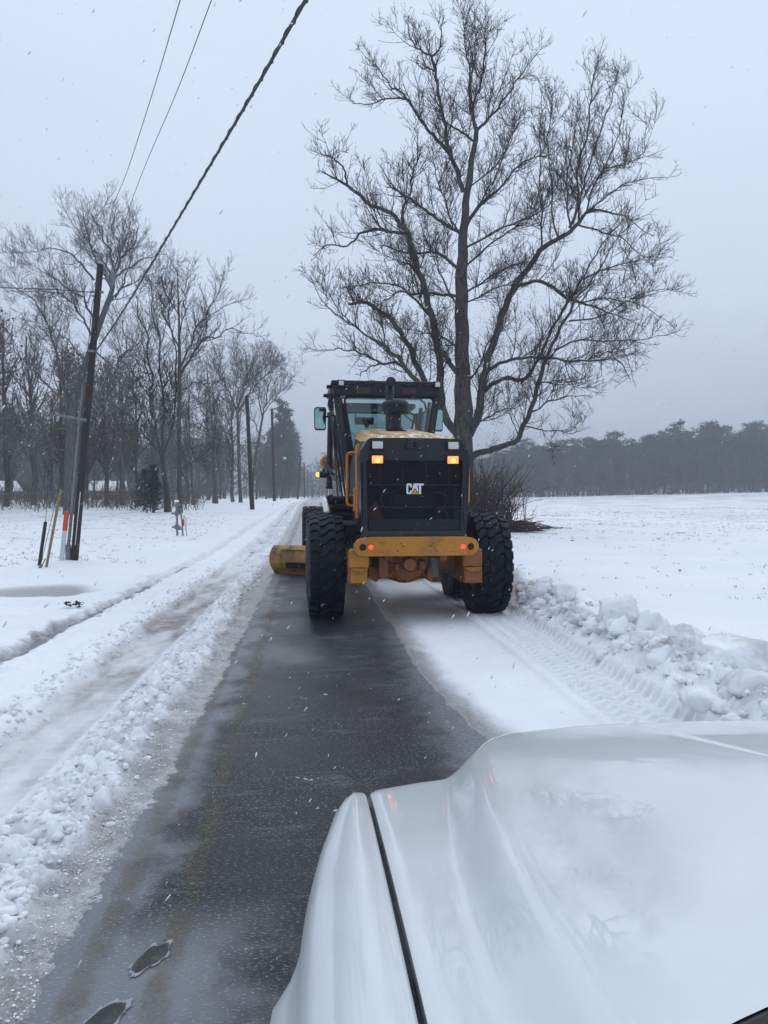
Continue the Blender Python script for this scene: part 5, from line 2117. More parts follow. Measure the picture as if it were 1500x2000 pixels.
# snowy roofed houses behind the fence
def house(px, Y, w, d, h, rh, label):
    x = ray_x(px, Y)
    z = gz(x, Y) - .9
    root = empty('house', (x, Y, z), R(8))
    tag(root, label, 'house')
    b = MB()
    b.box((0, 0, h / 2), (w, d, h), .02)
    b.build('wall', M['siding'], root)
    b = MB()
    b.prism([(-d / 2 - .5, h), (d / 2 + .5, h), (0, h + rh)], -w / 2 - .4, w / 2 + .4, 'x')
    rf = b.build('roof', M['roof_snow'], root)
    b = MB()
    b.box((w * .2, .2, h + rh), (.6, .6, 1.0), .02)
    b.build('chimney', M['siding'], rf)
    for i in range(3):
        wx = -w / 2 + w * (i + .5) / 3
        b = MB()
        b.box((wx, -d / 2 - .03, h * .55), (1.3, .1, 1.1), .01)
        wn = b.build('window', M['marker_white'], root)
        b = MB()
        b.box((wx, -d / 2 - .09, h * .55), (1.1, .05, .9), .01)
        b.build('pane', M['window_dark'], wn)


house(-70, 98, 11, 7, 2.0, 1.3, 'low house with a snow covered roof at the left edge behind the fence')
house(212, 98, 3.4, 5, 2.0, 1.3, 'small house with a snow covered roof seen between the pole and the oaks')

# shaggy cedar at the foot of the oaks
def cedar(px, py, Y, H, W, label, seed):
    rng = np.random.default_rng(seed)
    p = at(px, py, Y)
    x = p[0]
    root = empty('cedar', (x, Y, gz(x, Y)))
    tag(root, label, 'shrub')
    b = MB()
    b.tube([(0, 0, -.1), (.05, 0, H * .5), (0, 0, H * .95)], [.09, .06, .02], 7)
    b.build('trunk', M['bark_dark'], root)
    acc = Acc()
    m_ = 1500
    t = rng.random(m_) ** .8
    a = rng.random(m_) * 6.28
    clump = .75 + .35 * np.sin(a * 3 + t * 14) + .2 * rng.normal(size=m_)
    r_ = W * (1 - t * .82) * clump * np.sqrt(rng.random(m_))
    c = np.stack([r_ * np.cos(a), r_ * np.sin(a), .15 + t * H * .95 - r_ * .25], 1)
    aa = unit(np.stack([np.cos(a), np.sin(a), .3 + rng.normal(size=m_) * .4], 1))
    bb = unit(np.cross(aa, rng.normal(size=(m_, 3))))
    s = .10 * (.5 + rng.random((m_, 1)))
    V = np.stack([c - aa * s, c + bb * s * .3, c + aa * s, c - bb * s * .3], 1).reshape(-1, 3)
    acc.add(V, np.arange(m_ * 4).reshape(-1, 4))
    link('crown', acc.mesh('crown', [M['needle_dark']]), root)


cedar(300, 988, 43.2, 2.6, .8, 'shaggy green cedar beside the bent trunked oak', 81)
cedar(283, 988, 47.0, 2.4, 1.1, 'smaller dim cedar just left of the shaggy one', 82)


# ------------------------------------------------------------------ the road grader
GX, GY, GROT = 1.195, 10.2, R(1.7)
G = empty('road_grader', (GX, GY, 0.0), GROT)
tag(G, 'yellow and black road grader ploughing away down the road with amber lights lit', 'road grader')
_cg, _sg = math.cos(GROT), math.sin(GROT)


def W2L(p):
    dx, dy = p[0] - GX, p[1] - GY
    return Vector((dx * _cg + dy * _sg, -dx * _sg + dy * _cg, p[2]))


def gl(px, py, Y):
    return W2L(at(px, py, Y))


def make_tyre():
    a = Acc()
    b = MB()
    prof = [(-.15, .33), (-.19, .36), (-.225, .46), (-.232, .53), (-.222, .59), (-.205, .622), (-.15, .64), (0, .646), (.15, .64), (.205, .622), (.222, .59), (.232, .53), (.225, .46), (.19, .36), (.15, .33)]
    b.lathe(prof, 64)
    NP = 27
    dphi = 2 * math.pi / NP

    def rt(u):
        return .676 - .018 * (abs(u) / .2) ** 3

    def block(line, hv, phase, drop=.034, flip=1):
        """zig-zag lug: line of (u, v) centres, half height hv in pitches"""
        topn, n_ = [], len(line)
        vs = []
        for (u, v) in line:
            for s_ in (-1, 1):
                for lev in (0, 1, 2):
                    vv = v + s_ * (hv - (0 if lev == 0 else .045 if lev == 2 else .01))
                    r_ = rt(u) - (drop if lev == 0 else .007 if lev == 1 else 0)
                    ph = (vv + phase) * dphi
                    vs.append((u, r_ * math.cos(ph), r_ * math.sin(ph)))
        fs = []
        for i in range(n_ - 1):
            q, w = i * 6, (i + 1) * 6
            fs += [(q, w, w + 1, q + 1), (q + 1, w + 1, w + 2, q + 2), (q + 2, w + 2, w + 5, q + 5), (q + 5, w + 5, w + 4, q + 4), (q + 4, w + 4, w + 3, q + 3)]
        for q in (0, (n_ - 1) * 6):
            fs.append((q, q + 1, q + 2, q + 5, q + 4, q + 3))
        b._add(vs, fs)

    for k in range(NP):
        block([(-.218, .30), (-.19, .28), (-.150, .22), (-.118, .30), (-.108, .42)], .36, k)
        block([(-.088, .80), (-.045, .76), (-.012, .60), (.022, .28), (.052, .20), (.092, .22)], .35, k)
        block([(.110, .55), (.125, .42), (.150, .34), (.19, .10), (.218, .02)], .36, k)
    return b


tyre_b = make_tyre()
tyre_me = tyre_b.build('tyre', M['tyre'])
tyre_mesh = tyre_me.data
bpy.data.objects.remove(tyre_me)
b = MB()
b.lathe([(-.16, .335), (-.17, .35), (-.155, .33), (-.13, .30), (-.10, .29), (-.06, .20), (-.06, .10), (-.10, .09), (-.10, .0)], 32)
b.lathe([(.16, .335), (.17, .35), (.155, .33), (.13, .30), (.10, .29), (.06, .20), (.06, .10), (.10, .09), (.10, .0)], 32)
b.lathe([(-.16, .33), (.16, .33)], 32)
for k in range(10):
    a_ = k * math.pi / 5
    for s_ in (-1, 1):
        b.tube([(s_ * .06, .15 * math.cos(a_), .15 * math.sin(a_)), (s_ * .085, .15 * math.cos(a_), .15 * math.sin(a_))], .014, 6)
rim_o = b.build('rim', M['yellow'])
rim_mesh = rim_o.data
bpy.data.objects.remove(rim_o)


def wheel(x, y, z, name='wheel', rot=0.0, lean=0.0):
    w = empty(name, (x, y, z))
    w.rotation_euler = (0, lean, 0)
    w.parent = G
    t_ = link('tyre', tyre_mesh, w)
    t_.rotation_euler = (rot, 0, 0)
    if x > 0:
        t_.rotation_euler = (rot, 0, math.pi)
    link('rim', rim_mesh, w)


for i, y in enumerate((0.0, 1.53)):
    wheel(-1.075, y, .672, rot=.07 + i)
    wheel(1.075, y, .672 + .015, rot=.4 + i)
wheel(-1.075, 6.7, .70, rot=.9)
wheel(1.075, 6.7, .70, rot=.2)

# engine enclosure: black surround, yellow top, sides
b = MB()
fr = [(-.660, 1.115), (.640, 1.115), (.648, 1.14), (.692, 2.02), (.690, 2.10), (.585, 2.285), (.545, 2.305), (-.560, 2.305), (-.60, 2.285), (-.692, 2.14), (-.697, 2.05), (-.668, 1.14)]
inn = [(-.585, 1.165), (.565, 1.165), (.572, 1.18), (.600, 2.0), (.598, 2.02), (.590, 2.03), (.57, 2.035), (-.585, 2.035), (-.598, 2.03), (-.602, 2.02), (-.603, 2.0), (-.592, 1.18)]
n_ = len(fr)
b._add([(x, -.755, z) for x, z in inn] + [(x * .99, -.79, z) for x, z in fr] + [(x, -.765, z) for x, z in fr] + [(x, -.40, z) for x, z in fr] + [(x, -.68, z) for x, z in inn],
       [(i, (i + 1) % n_, n_ + (i + 1) % n_, n_ + i) for i in range(n_)] + [(n_ + i, n_ + (i + 1) % n_, 2 * n_ + (i + 1) % n_, 2 * n_ + i) for i in range(n_)]
       + [(2 * n_ + i, 2 * n_ + (i + 1) % n_, 3 * n_ + (i + 1) % n_, 3 * n_ + i) for i in range(n_)] + [(i, (i + 1) % n_, 4 * n_ + (i + 1) % n_, 4 * n_ + i) for i in range(n_)])
b.build('grille_surround', M['frame_black'], G)
# hood body behind it
b = MB()
sec = []
for (y, zt, hw) in ((-.42, 2.31, .665), (.6, 2.42, .655), (2.05, 2.60, .60)):
    sec.append([(-hw, y, 1.12), (-hw, y, 2.05), (-hw + .09, y, zt - .05), (-hw + .16, y, zt - .01), (-.3, y, zt + .01), (0, y, zt + .02), (.3, y, zt + .01), (hw - .16, y, zt - .01), (hw - .09, y, zt - .05), (hw, y, 2.05), (hw, y, 1.12)])
b.grid(sec)
b.build('engine_cover', M['black'], G)
# yellow lid with raised rib, just proud of the cover
b = MB()
b.grid([[(-.56, -.70, 2.27), (-.50, -.70, 2.312), (-.40, -.70, 2.315), (0, -.70, 2.318), (.38, -.70, 2.315), (.48, -.70, 2.312), (.55, -.70, 2.27)],
        [(-.585, -.62, 2.28), (-.52, -.62, 2.345), (-.42, -.62, 2.352), (0, -.62, 2.356), (.40, -.62, 2.352), (.50, -.62, 2.345), (.575, -.62, 2.28)],
        [(-.59, .2, 2.33), (-.52, .2, 2.43), (-.42, .2, 2.437), (0, .2, 2.44), (.40, .2, 2.437), (.50, .2, 2.43), (.58, .2, 2.33)],
        [(-.55, 1.9, 2.50), (-.46, 1.9, 2.625), (-.38, 1.9, 2.635), (0, 1.9, 2.64), (.36, 1.9, 2.635), (.44, 1.9, 2.625), (.53, 1.9, 2.50)]])
lid = b.build('hood_lid', M['hood_yellow'], G)
b = MB()
b.grid([[(-.36, -.55, 2.364), (.34, -.55, 2.364)], [(-.34, -.5, 2.382), (.32, -.5, 2.382)], [(-.33, 1.6, 2.625), (.31, 1.6, 2.625)]])
b.grid([[(-.36, -.55, 2.364), (-.36, 1.6, 2.60)], [(-.34, -.5, 2.382), (-.33, 1.6, 2.625)]])
b.grid([[(.34, -.55, 2.364), (.34, 1.6, 2.60)], [(.32, -.5, 2.382), (.31, 1.6, 2.625)]])
b.build('hood_rib', M['hood_yellow'], lid)
# side yellow strip seen at left of the surround
b = MB()
b.box((-.675, -.30, 1.78), (.05, .18, .95), .01)
b.box((-.70, -.28, 1.55), (.05, .12, .3), .01)
b.build('side_latch_panel', M['yellow'], G)

# grille: three mesh panels with bars between, core and fan behind
for (z0, z1) in ((1.735, 2.03), (1.46, 1.725), (1.18, 1.45)):
    b = MB()
    hw = .585
    b._add([(-hw, -.735, z0), (hw - .015, -.735, z0), (hw - .008, -.735, z1), (-hw - .005, -.735, z1)], [(0, 1, 2, 3)])
    b.build('grille_mesh', M['mesh'], G)
for z in (1.732, 1.455):
    b = MB()
    b.box((-.003, -.74, z), (1.175, .03, .022), .005)
    b.build('grille_bar', M['black'], G)
b = MB()
b.box((-.01, -.745, 1.235), (1.14, .02, .14), .005)
b.build('grille_lower_panel', M['black'], G)
b = MB()
for i in range(4):
    x = -.44 + i * .29
    b.box((x, -.735, 1.88), (.012, .012, .28), .002)
for i in range(11):
    b.box((0, -.728, 1.78 + i * .024), (1.16, .006, .008), .001)
b.build('grille_louvre', M['black'], G)
b = MB()
b.box((-.01, -.30, 1.60), (1.18, .04, .86), .005)
b.build('radiator_core', M['black'], G)
b = MB()
ring = []
nseg = 32
b.lathe([(-.60, .43), (-.50, .44), (-.36, .46)], 40, (-.01, 0, 1.62), 'y')
b.build('fan_ring', M['black'], G)
b = MB()
b.prism([(-.59, 1.18), (-.20, 1.18), (-.30, 1.235), (-.385, 1.32), (-.44, 1.43), (-.465, 1.55), (-.52, 1.47), (-.59, 1.40)], -.66, -.62, 'y')
b.build('fan_shroud', M['rust_shroud'], G)
b = MB()
b.box((-.01, -.56, 1.52), (.50, .10, .20), .01)
b.box((-.01, -.60, 1.395), (.24, .06, .03), .01)
b.build('fan_guard', M['frame_black'], G)
for s_ in (-1, 1):
    b = MB()
    pts_ = [(s_ * .26, -.66, 1.64), (s_ * .37, -.66, 1.63), (s_ * .42, -.66, 1.56), (s_ * .39, -.66, 1.47), (s_ * .32, -.66, 1.42), (s_ * .27, -.66, 1.405)]
    q_ = resample(pts_, 16)
    b.tube([Vector(p) for p in q_], .012, 8)
    b.build('hose', M['hose'], G)
b = MB()
q_ = resample([(.30, -.67, 1.44), (.40, -.67, 1.40), (.44, -.67, 1.30), (.52, -.67, 1.24)], 12)
b.tube([Vector(p) for p in q_], .016, 8)
b.build('hose', M['hose'], G)

# lettering: C A T with the yellow peak
logo = MB()
S_ = .0064


def lp(poly, y0=-.772, y1=-.760):
    logo.prism([((x - 17.2) * S_ + .0, (y_ - 10) * S_ + 1.683) for x, y_ in poly], y0, y1, 'y')


logo.cur = 0
lp([(2, 0), (8, 0), (10, 2), (10, 7), (7, 7), (7, 4), (6, 3), (4.4, 3), (3.4, 4), (3.4, 16), (4.4, 17.2), (6, 17.2), (7, 16), (7, 13), (10.6, 13), (10.6, 18), (8.6, 20.5), (2, 20.5), (0, 18), (0, 2)])
lp([(10.2, 4.0), (12.2, 5.5), (16.8, 12.0), (21.2, 5.5), (23.4, 4.0), (20.4, 20.5), (14.2, 20.5)])
lp([(24.4, 0.0), (28.6, 0), (28.6, 16.8), (33.6, 16.8), (33.6, 20.5), (20.8, 20.5), (21.4, 16.8), (24.4, 16.8)])
logo.cur = 1
lp([(8.8, 0), (24.0, 0), (16.6, 9.0)], -.775, -.762)
logo.build('logo', [M['white'], M['decal_yellow']], G)

# lights
for x in (-.475, .465):
    b = MB()
    b.box((x, -.80, 2.215), (.165, .05, .125), .012)
    wl = b.build('work_light', M['black'], G)
    b = MB()
    b.box((x, -.835, 2.217), (.128, .02, .085), .006)
    b.build('lens', M['lens_clear'], wl)
    b = MB()
    b.box((x - .005 * (1 if x > 0 else -1) + (.0), -.795, 2.04), (.165, .03, .12), .01)
    ts = b.build('turn_signal', M['black'], G)
    b = MB()
    b.cur = 0
    b.box((x, -.816, 2.042), (.134, .016, .092), .006)
    b.cur = 1
    b.box((x + .004, -.827, 2.032), (.040, .006, .038), .002)
    b.build('lens', [M['amber'], M['amber_hot']], ts)
b = MB()
b.prism([(-.13, 2.17), (.13, 2.17), (.085, 2.30), (-.085, 2.30)], -.83, -.77, 'y', .006)
cm = b.build('camera_housing', M['frame_black'], G)
b = MB()
b.lathe([(-.86, .0), (-.86, .022), (-.83, .032)], 16, (.0, 0, 2.225), 'y')
b.build('camera_lens', M['black'], cm)
# faint vertical trims of the surround
for x in (-.63, .62):
    b = MB()
    b.box((x, -.79, 1.62), (.035, .02, .78), .006)
    b.build('surround_trim', M['frame_black'], G)

# bumper plate
def arc(cx, cz, r_, a0, a1, n_):
    return [(cx + r_ * math.cos(R(a0 + (a1 - a0) * i / n_)), cz + r_ * math.sin(R(a0 + (a1 - a0) * i / n_))) for i in range(n_ + 1)]


poly = [(-.60, .865), (.60, .865)] + arc(.655, .975, .112, -75, 75, 8) + [(.60, 1.10), (-.57, 1.10)] + arc(-.665, .975, .112, 105, 255, 8)
b = MB()
b.prism(poly, -.93, -.88, 'y', .004)
bp = b.build('bumper', M['yellow'], G)
for x in (-.665, .665):
    b = MB()
    b.lathe([(-.940, .0), (-.940, .036), (-.932, .042), (-.92, .042)], 20, (x, 0, .975), 'y')
    b.build('tow_eye', M['black'], bp)
for x in (-.568, .568):
    b = MB()
    b.lathe([(-.948, .0), (-.946, .018), (-.94, .026), (-.92, .028)], 20, (x, 0, .975), 'y')
    b.build('tail_light', M['red'], G)
b = MB()
for x in (-.46, -.42, .42, .46):
    for z in (.915, 1.035):
        b.lathe([(-.934, .0), (-.934, .007), (-.92, .007)], 8, (x, 0, z), 'y')
for sx in (-1, 1):
    for dx, z in ((.20, 1.02), (.17, .985), (.24, .93)):
        b.lathe([(-.934, .0), (-.934, .009), (-.92, .009)], 8, (sx * dx, 0, z), 'y')
b.build('bumper_bolts', M['black'], bp)
b = MB()
b.box((-.02, -.84, 1.11), (1.30, .14, .03), .008)
b.build('bumper_ledge', M['black'], G)

# rear frame, differential and tandem housings
b = MB()
for x in (-.34, .34):
    b.box((x, .6, .93), (.10, 2.9, .26), .01)
b.build('rear_frame', M['axle'], G)
b = MB()
b.lathe([(-.60, .0), (-.60, .20), (-.56, .27), (-.40, .33), (.10, .36), (.5, .30), (.55, 0)], 28, (-.07, .05, .80), 'y')
b.tube([(-.8, 0, .74), (-.35, 0, .78), (.35, 0, .78), (.8, 0, .74)], [.16, .2, .2, .16], 16)
b.build('differential', M['axle'], G)
b = MB()
b.lathe([(-.70, .0), (-.70, .075), (-.685, .085), (-.62, .09)], 20, (-.05, .0, .74), 'y')
b.box((-.08, -.58, .88), (.26, .12, .14), .015)
b.box((-.03, -.60, .83), (.13, .10, .07), .01)
b.box((-.38, -.62, .74), (.12, .06, .34), .012)
b.box((-.56, -.5, .77), (.08, .1, .10), .012)
b.box((.12, -.55, .72), (.09, .1, .12), .012)
b.box((-.20, -.56, .70), (.07, .1, .10), .012)
b.tube([(-.24, -.56, .74), (-.14, -.62, .66), (-.02, -.64, .62), (.1, -.6, .66)], .018, 8)
for k in range(12):
    a_ = k * math.pi / 6
    b.lathe([(-.64, 0), (-.64, .012), (-.58, .012)], 6, (-.07 + .225 * math.cos(a_), .02, .74 + .225 * math.sin(a_)), 'y')
b.build('transmission_housing', M['axle'], G)
b = MB()
b.prism([(-.46, .50), (-.40, .56), (-.12, .56), (-.12, .62), (-.55, .70), (-.55, .56)], -.5, -.4, 'y')
b.prism([(.20, .56), (.24, .50), (.28, .56), (.22, .70)], -.5, -.4, 'y')
b.build('skid_bracket', M['axle'], G)
for s_ in (-1, 1):
    x = s_ * .735
    b = MB()
    b.prism([(-.85, .52), (-.70, .50), (1.9, .50), (2.1, .56), (2.1, .80), (1.9, .88), (1.2, .92), (.76, 1.0), (.3, .92), (-.5, .88), (-.80, .84)], x - .10, x + .10, 'x', .015)
    b.build('tandem_case', M['axle'], G)
    b = MB()
    b.box((x + s_ * .0 - s_ * .03, -.80, .83), (.24, .16, .24), .02)
    b.box((x - s_ * .03, -.80, .62), (.20, .14, .20), .02)
    b.build('brake_housing', M['yellow' if s_ < 0 else 'axle'], G)
    b = MB()
    b.prism([(x - .10 - s_ * .03, .715), (x + .10 - s_ * .03, .715), (x + .06 - s_ * .03, .67), (x - .06 - s_ * .03, .67)], -.93, -.86, 'y', .005)
    for k in range(4):
        b.lathe([(-.945, 0), (-.945, .008), (-.92, .008)], 6, (x - s_ * .03 - .06 + k * .04, 0, .70), 'y')
    b.build('fill_cap', M['yellow'], G)
    b = MB()
    for yy in (0, 1.53):
        b.tube([(s_ * .8, yy, .672), (s_ * 1.0, yy, .672)], .14, 14)
    b.build('axle_stub', M['axle'], G)
b = MB()
b.lathe([(.55, .075), (.60, .085), (.85, .085), (.93, .06)], 16, (.30, -.35, 0), 'z', True)
b.build('air_tank', M['grey_metal'], G)
b = MB()
b.tube([(.35, .3, .72), (.55, .5, .60), (.62, .9, .52)], .05, 8)
b.build('drag_link', M['axle'], G)
# dark underside and tool clutter between hood and left tandem
b = MB()
b.box((0, 1.0, 1.02), (1.3, 3.2, .14), .02)
b.build('belly_plate', M['black'], G)
b = MB()
b.box((-.72, .55, 1.10), (.24, .9, .28), .03)
b.box((-.74, .25, .98), (.18, .3, .2), .03)
b.build('battery_box', M['black'], G)
b = MB()
for k in range(5):
    b.tube([(-.80 + .04 * k, -.2, 1.0 + .03 * math.sin(k * 2)), (-.77 + .03 * k, -.24, .93), (-.80 + .03 * k, -.15, .84)], .014, 6)
b.build('hose_bundle', M['hose'], G)

# rubber bellows / fuel tank steps left of the hood
b = MB()
for k in range(4):
    b.box((-.77 - .01 * k, 1.75, 1.55 - k * .12), (.34, .55, .085), .03)
b.prism([(-.98, 1.60), (-.90, 1.62), (-.86, 1.40), (-.92, 1.30), (-.99, 1.56)], 1.6, 1.9, 'y', .01)
b.box((-.74, 1.9, 1.30), (.26, .5, .5), .05)
b.build('access_step', M['rubber'], G)
b = MB()
b.box((-.92, 2.3, 1.28), (.07, 1.3, .12), .01)
b.build('side_rail', M['yellow'], G)

# yellow grab rails
def rail(pts_, r_=.017, name='handrail'):
    q_ = resample(pts_, 34)
    b = MB()
    b.tube([Vector(p) for p in q_], r_, 10)
    b.build(name, M['yellow'], G)


def rrail(x, y, z0, z1, dx, r_, dy=0.0):
    c = .06
    pts_ = [(x - dx, y, z1), (x - dx * .45, y, z1), (x - dx * .12, y, z1 - .012), (x, y, z1 - c), (x, y, (z0 + z1) / 2), (x, y, z0 + c), (x - dx * .12, y, z0 + .012), (x - dx * .45, y, z0), (x - dx, y, z0)]
    rail(pts_, r_)


rrail(-.800, -.15, 1.47, 2.16, -.13, .019)
rrail(-.765, .35, 1.60, 2.17, -.13, .017)
rrail(.745, -.45, 1.50, 2.15, .07, .017)
rrail(.740, .15, 1.55, 2.15, .08, .015)

# air precleaner and exhaust stack
b = MB()
b.lathe([(2.50, .11), (2.56, .11), (2.57, .095), (2.60, .085), (2.78, .085)], 24, (-.05, .72, 0), 'z')
b.box((-.05, .72, 2.50), (.30, .26, .06), .02)
b.build('intake_neck', M['black'], G)
b = MB()
b.lathe([(2.76, .10), (2.77, .19), (2.785, .20), (2.80, .195), (2.83, .20), (2.88, .205), (2.90, .20), (2.925, .185), (2.95, .15), (2.96, .07), (2.96, 0)], 32, (-.05, .72, 0), 'z')
b.build('air_precleaner', M['rubber'], G)
b = MB()
b.lathe([(2.5, .062), (3.12, .062)], 20, (-.09, 1.05, 0), 'z')
b.tube([(-.09, 1.05, 3.10), (-.09, 1.045, 3.16), (-.09, 1.01, 3.215), (-.09, .95, 3.245), (-.09, .90, 3.25)], [.064, .066, .068, .07, .072], 20, False)
b.tube([(-.09, .90, 3.25), (-.09, .915, 3.25), (-.09, .98, 3.24)], [.066, .063, .058], 20, True)
b.build('exhaust_stack', M['frame_black'], G)
b = MB()
b.tube([(.12, .75, 2.72), (.05, .72, 2.80)], .008, 6)
b.tube([(.30, .8, 2.60), (.10, .75, 2.74)], .008, 6)
b.tube([(-.42, 1.1, 2.62), (-.48, .95, 2.70)], .03, 8)
b.build('stay_rod', M['black'], G)

# cab: walls tapering downward, posts, windows, roof
YR, YF = 2.15, 3.75      # rear and front of the cab


def cabx(z, side, fr=0):
    # half widths: wide at the roof, narrow at the floor
    t_ = (z - 1.35) / (3.15 - 1.35)
    hw = .60 + (.855 - .60) * min(max(t_, 0), 1)
    return side * hw


def post(side, y, w=.07, d=.09, z0=1.35, z1=3.2, name='cab_post'):
    b = MB()
    P = []
    for k in range(7):
        z = z0 + (z1 - z0) * k / 6
        x = cabx(z, side)
        P.append([(x - side * w, y - d / 2, z), (x, y - d / 2 + .01, z), (x, y + d / 2, z), (x - side * w, y + d / 2, z), (x - side * w, y - d / 2, z)])
    b.grid(P)
    b.build(name, M['frame_black'], G)


for s_ in (-1, 1):
    post(s_, YR, .10, .12)
    post(s_, YR + .75, .05, .07)
    post(s_, YF, .06, .08)
b = MB()   # rear wall below the window and around it
P = []
b.grid([[(-.60, YR, 1.35), (.60, YR, 1.35)], [(-.66, YR, 2.28), (.66, YR, 2.28)]])
b.grid([[(-.66, YR + .002, 2.28), (-.52, YR + .002, 2.28)], [(-.80, YR + .002, 3.15), (-.72, YR + .002, 3.15)]])
b.grid([[(.66, YR + .002, 2.28), (.62, YR + .002, 2.28)], [(.80, YR + .002, 3.15), (.76, YR + .002, 3.15)]])
b.build('cab_rear_wall', M['black'], G)


def rrect(x0, x1, x0t, x1t, z0, z1, r_):
    pts_ = []
    for (cx, cz, a0) in ((x1 - r_, z0 + r_, -90), (x1t - r_, z1 - r_, 0), (x0t + r_, z1 - r_, 90), (x0 + r_, z0 + r_, 180)):
        for k in range(5):
            a_ = R(a0 + 90 * k / 4)
            pts_.append((cx + r_ * math.cos(a_), cz + r_ * math.sin(a_)))
    return pts_


def window(name, x0, x1, x0t, x1t, z0, z1, y, fw_=.035, glass='glass'):
    o_ = rrect(x0, x1, x0t, x1t, z0, z1, .09)
    i_ = rrect(x0 + fw_, x1 - fw_, x0t + fw_, x1t - fw_, z0 + fw_, z1 - fw_, .06)
    n_ = len(o_)
    b = MB()
    b._add([(p[0], y - .02, p[1]) for p in o_] + [(p[0], y - .02, p[1]) for p in i_] + [(p[0], y + .02, p[1]) for p in o_] + [(p[0], y + .02, p[1]) for p in i_],
           [(i, (i + 1) % n_, n_ + (i + 1) % n_, n_ + i) for i in range(n_)] + [(i, (i + 1) % n_, 2 * n_ + (i + 1) % n_, 2 * n_ + i) for i in range(n_)] + [(n_ + i, n_ + (i + 1) % n_, 3 * n_ + (i + 1) % n_, 3 * n_ + i) for i in range(n_)])
    w_ = b.build(name, M['rubber'], G)
    b = MB()
    b._add([(p[0], y, p[1]) for p in i_], [tuple(range(n_))])
    b.build('pane', M[glass], w_)
    return w_


window('rear_window', -.58, .66, -.70, .78, 2.28, 3.20, YR - .03)
window('front_window', -.55, .55, -.72, .72, 2.1, 3.12, YF)
for s_ in (-1, 1):
    b = MB()
    x0, x1 = cabx(2.0, s_), cabx(3.1, s_)
    xa = cabx(1.4, s_)
    b._add([(xa - s_ * .01, YR + .06, 1.45), (xa - s_ * .01, YR + .72, 1.45), (x1 - s_ * .01, YR + .72, 3.12), (x1 - s_ * .01, YR + .06, 3.12),
            (xa - s_ * .01, YR + .80, 1.45), (xa - s_ * .01, YF - .04, 1.45), (x1 - s_ * .01, YF - .04, 3.12), (x1 - s_ * .01, YR + .80, 3.12)], [(0, 1, 2, 3), (4, 5, 6, 7)])
    b.build('side_window', M['glass_dark'], G)
b = MB()
b.box((-.02, (YR + YF) / 2 - .05, 3.385), (1.76, 1.85, .07), .015)
b.build('roof', M['black'], G)
b = MB()
b.prism([(-.855, 3.19), (.815, 3.19), (.86, 3.40), (-.88, 3.40)], YR - .16, YR - .02, 'y', .01)
b.build('roof_rear_panel', M['black'], G)
for x in (-.40, .335):
    b = MB()
    b.box((x, YR - .172, 3.255), (.22, .02, .10), .006)
    b.build('reflector_plate', M['red_plate'], G)
for x in (-.745, .79):
    b = MB()
    b.box((x, YR - .19, 3.365), (.12, .06, .11), .01)
    wl = b.build('roof_light', M['black'], G)
    b = MB()
    b.box((x, YR - .225, 3.365), (.075, .02, .07), .006)
    b.build('lens', M['lens_clear'], wl)
b = MB()
b.box((-.92, YR + .05, 3.34), (.09, .16, .045), .008)
b.box((-.94, YR + .2, 3.22), (.14, .16, .04), .008)
b.prism([(-.92, 3.22), (-.86, 3.24), (-.85, 2.95), (-.91, 2.97), (-.945, 3.08)], YR + .02, YR + .3, 'y', .01)
b.build('roof_bracket', M['black'], G)
b = MB()
b.tube([(-.30, YR + .1, 3.42), (-.28, YR + .1, 3.45), (-.18, YR + .1, 3.455)], .016, 6)
b.tube([(-.18, YR + .1, 3.455), (.45, YR + .2, 3.45), (.75, YR + .2, 3.43)], .006, 6)
b.build('antenna', M['black'], G)
b = MB()
for k in range(9):
    b.tube([(-.72 + .16 * k, YR - .165, 3.385), (-.64 + .16 * k, YR - .185, 3.36 - .02 * (k % 2)), (-.56 + .16 * k, YR - .165, 3.38)], .004, 5)
b.build('wiring', M['hose'], G)
# interior: headliner, seat back, column, mirror
b = MB()
b.box((0, YR + .9, 1.5), (1.1, 1.3, .15), .03)
b.box((.0, YR + .75, 1.95), (.5, .14, .75), .06)
b.box((.0, YR + .9, 1.72), (.5, .5, .16), .05)
b.build('seat', M['black'], G)
b = MB()
b.box((0, YF - .25, 2.75 + .42), (1.3, .5, .10), .03)
b.build('headliner', M['grey_metal'], G)
b = MB()
b.box((-.24, YF - .25, 2.93), (.34, .04, .13), .03)
b.tube([(-.38, YF - .1, 3.08), (-.40, YF - .22, 3.0), (-.38, YF - .25, 2.94)], .008, 6)
b.build('interior_mirror', M['black'], G)

# front frame, drawbar, circle, blade, front axle
b = MB()
Pp = [(2.9, 1.75), (3.9, 1.95), (5.0, 1.95), (6.2, 1.7), (6.9, 1.15), (7.05, .85), (7.2, .85), (7.15, 1.3), (6.4, 1.98), (5.2, 2.22), (3.9, 2.2), (2.9, 2.0)]
b.prism(Pp, -.15, .15, 'x', .015)
b.build('main_frame', M['yellow'], G)
b = MB()
b.lathe([(.62, .72), (.70, .74), (.72, .70), (.72, .52), (.62, .52), (.62, .72)], 36, (0, 3.9, 0), 'z')
b.build('blade_circle', M['yellow'], G)
b = MB()
for s_ in (-1, 1):
    b.tube([(s_ * .6, 3.9, .80), (0, 6.8, .85)], .07, 8)
b.build('drawbar', M['yellow'], G)
b = MB()
b.tube([(-1.0, 6.7, .70), (1.0, 6.7, .70)], .10, 10)
b.box((0, 6.75, .80), (.9, .3, .26), .04)
b.build('front_axle', M['yellow'], G)

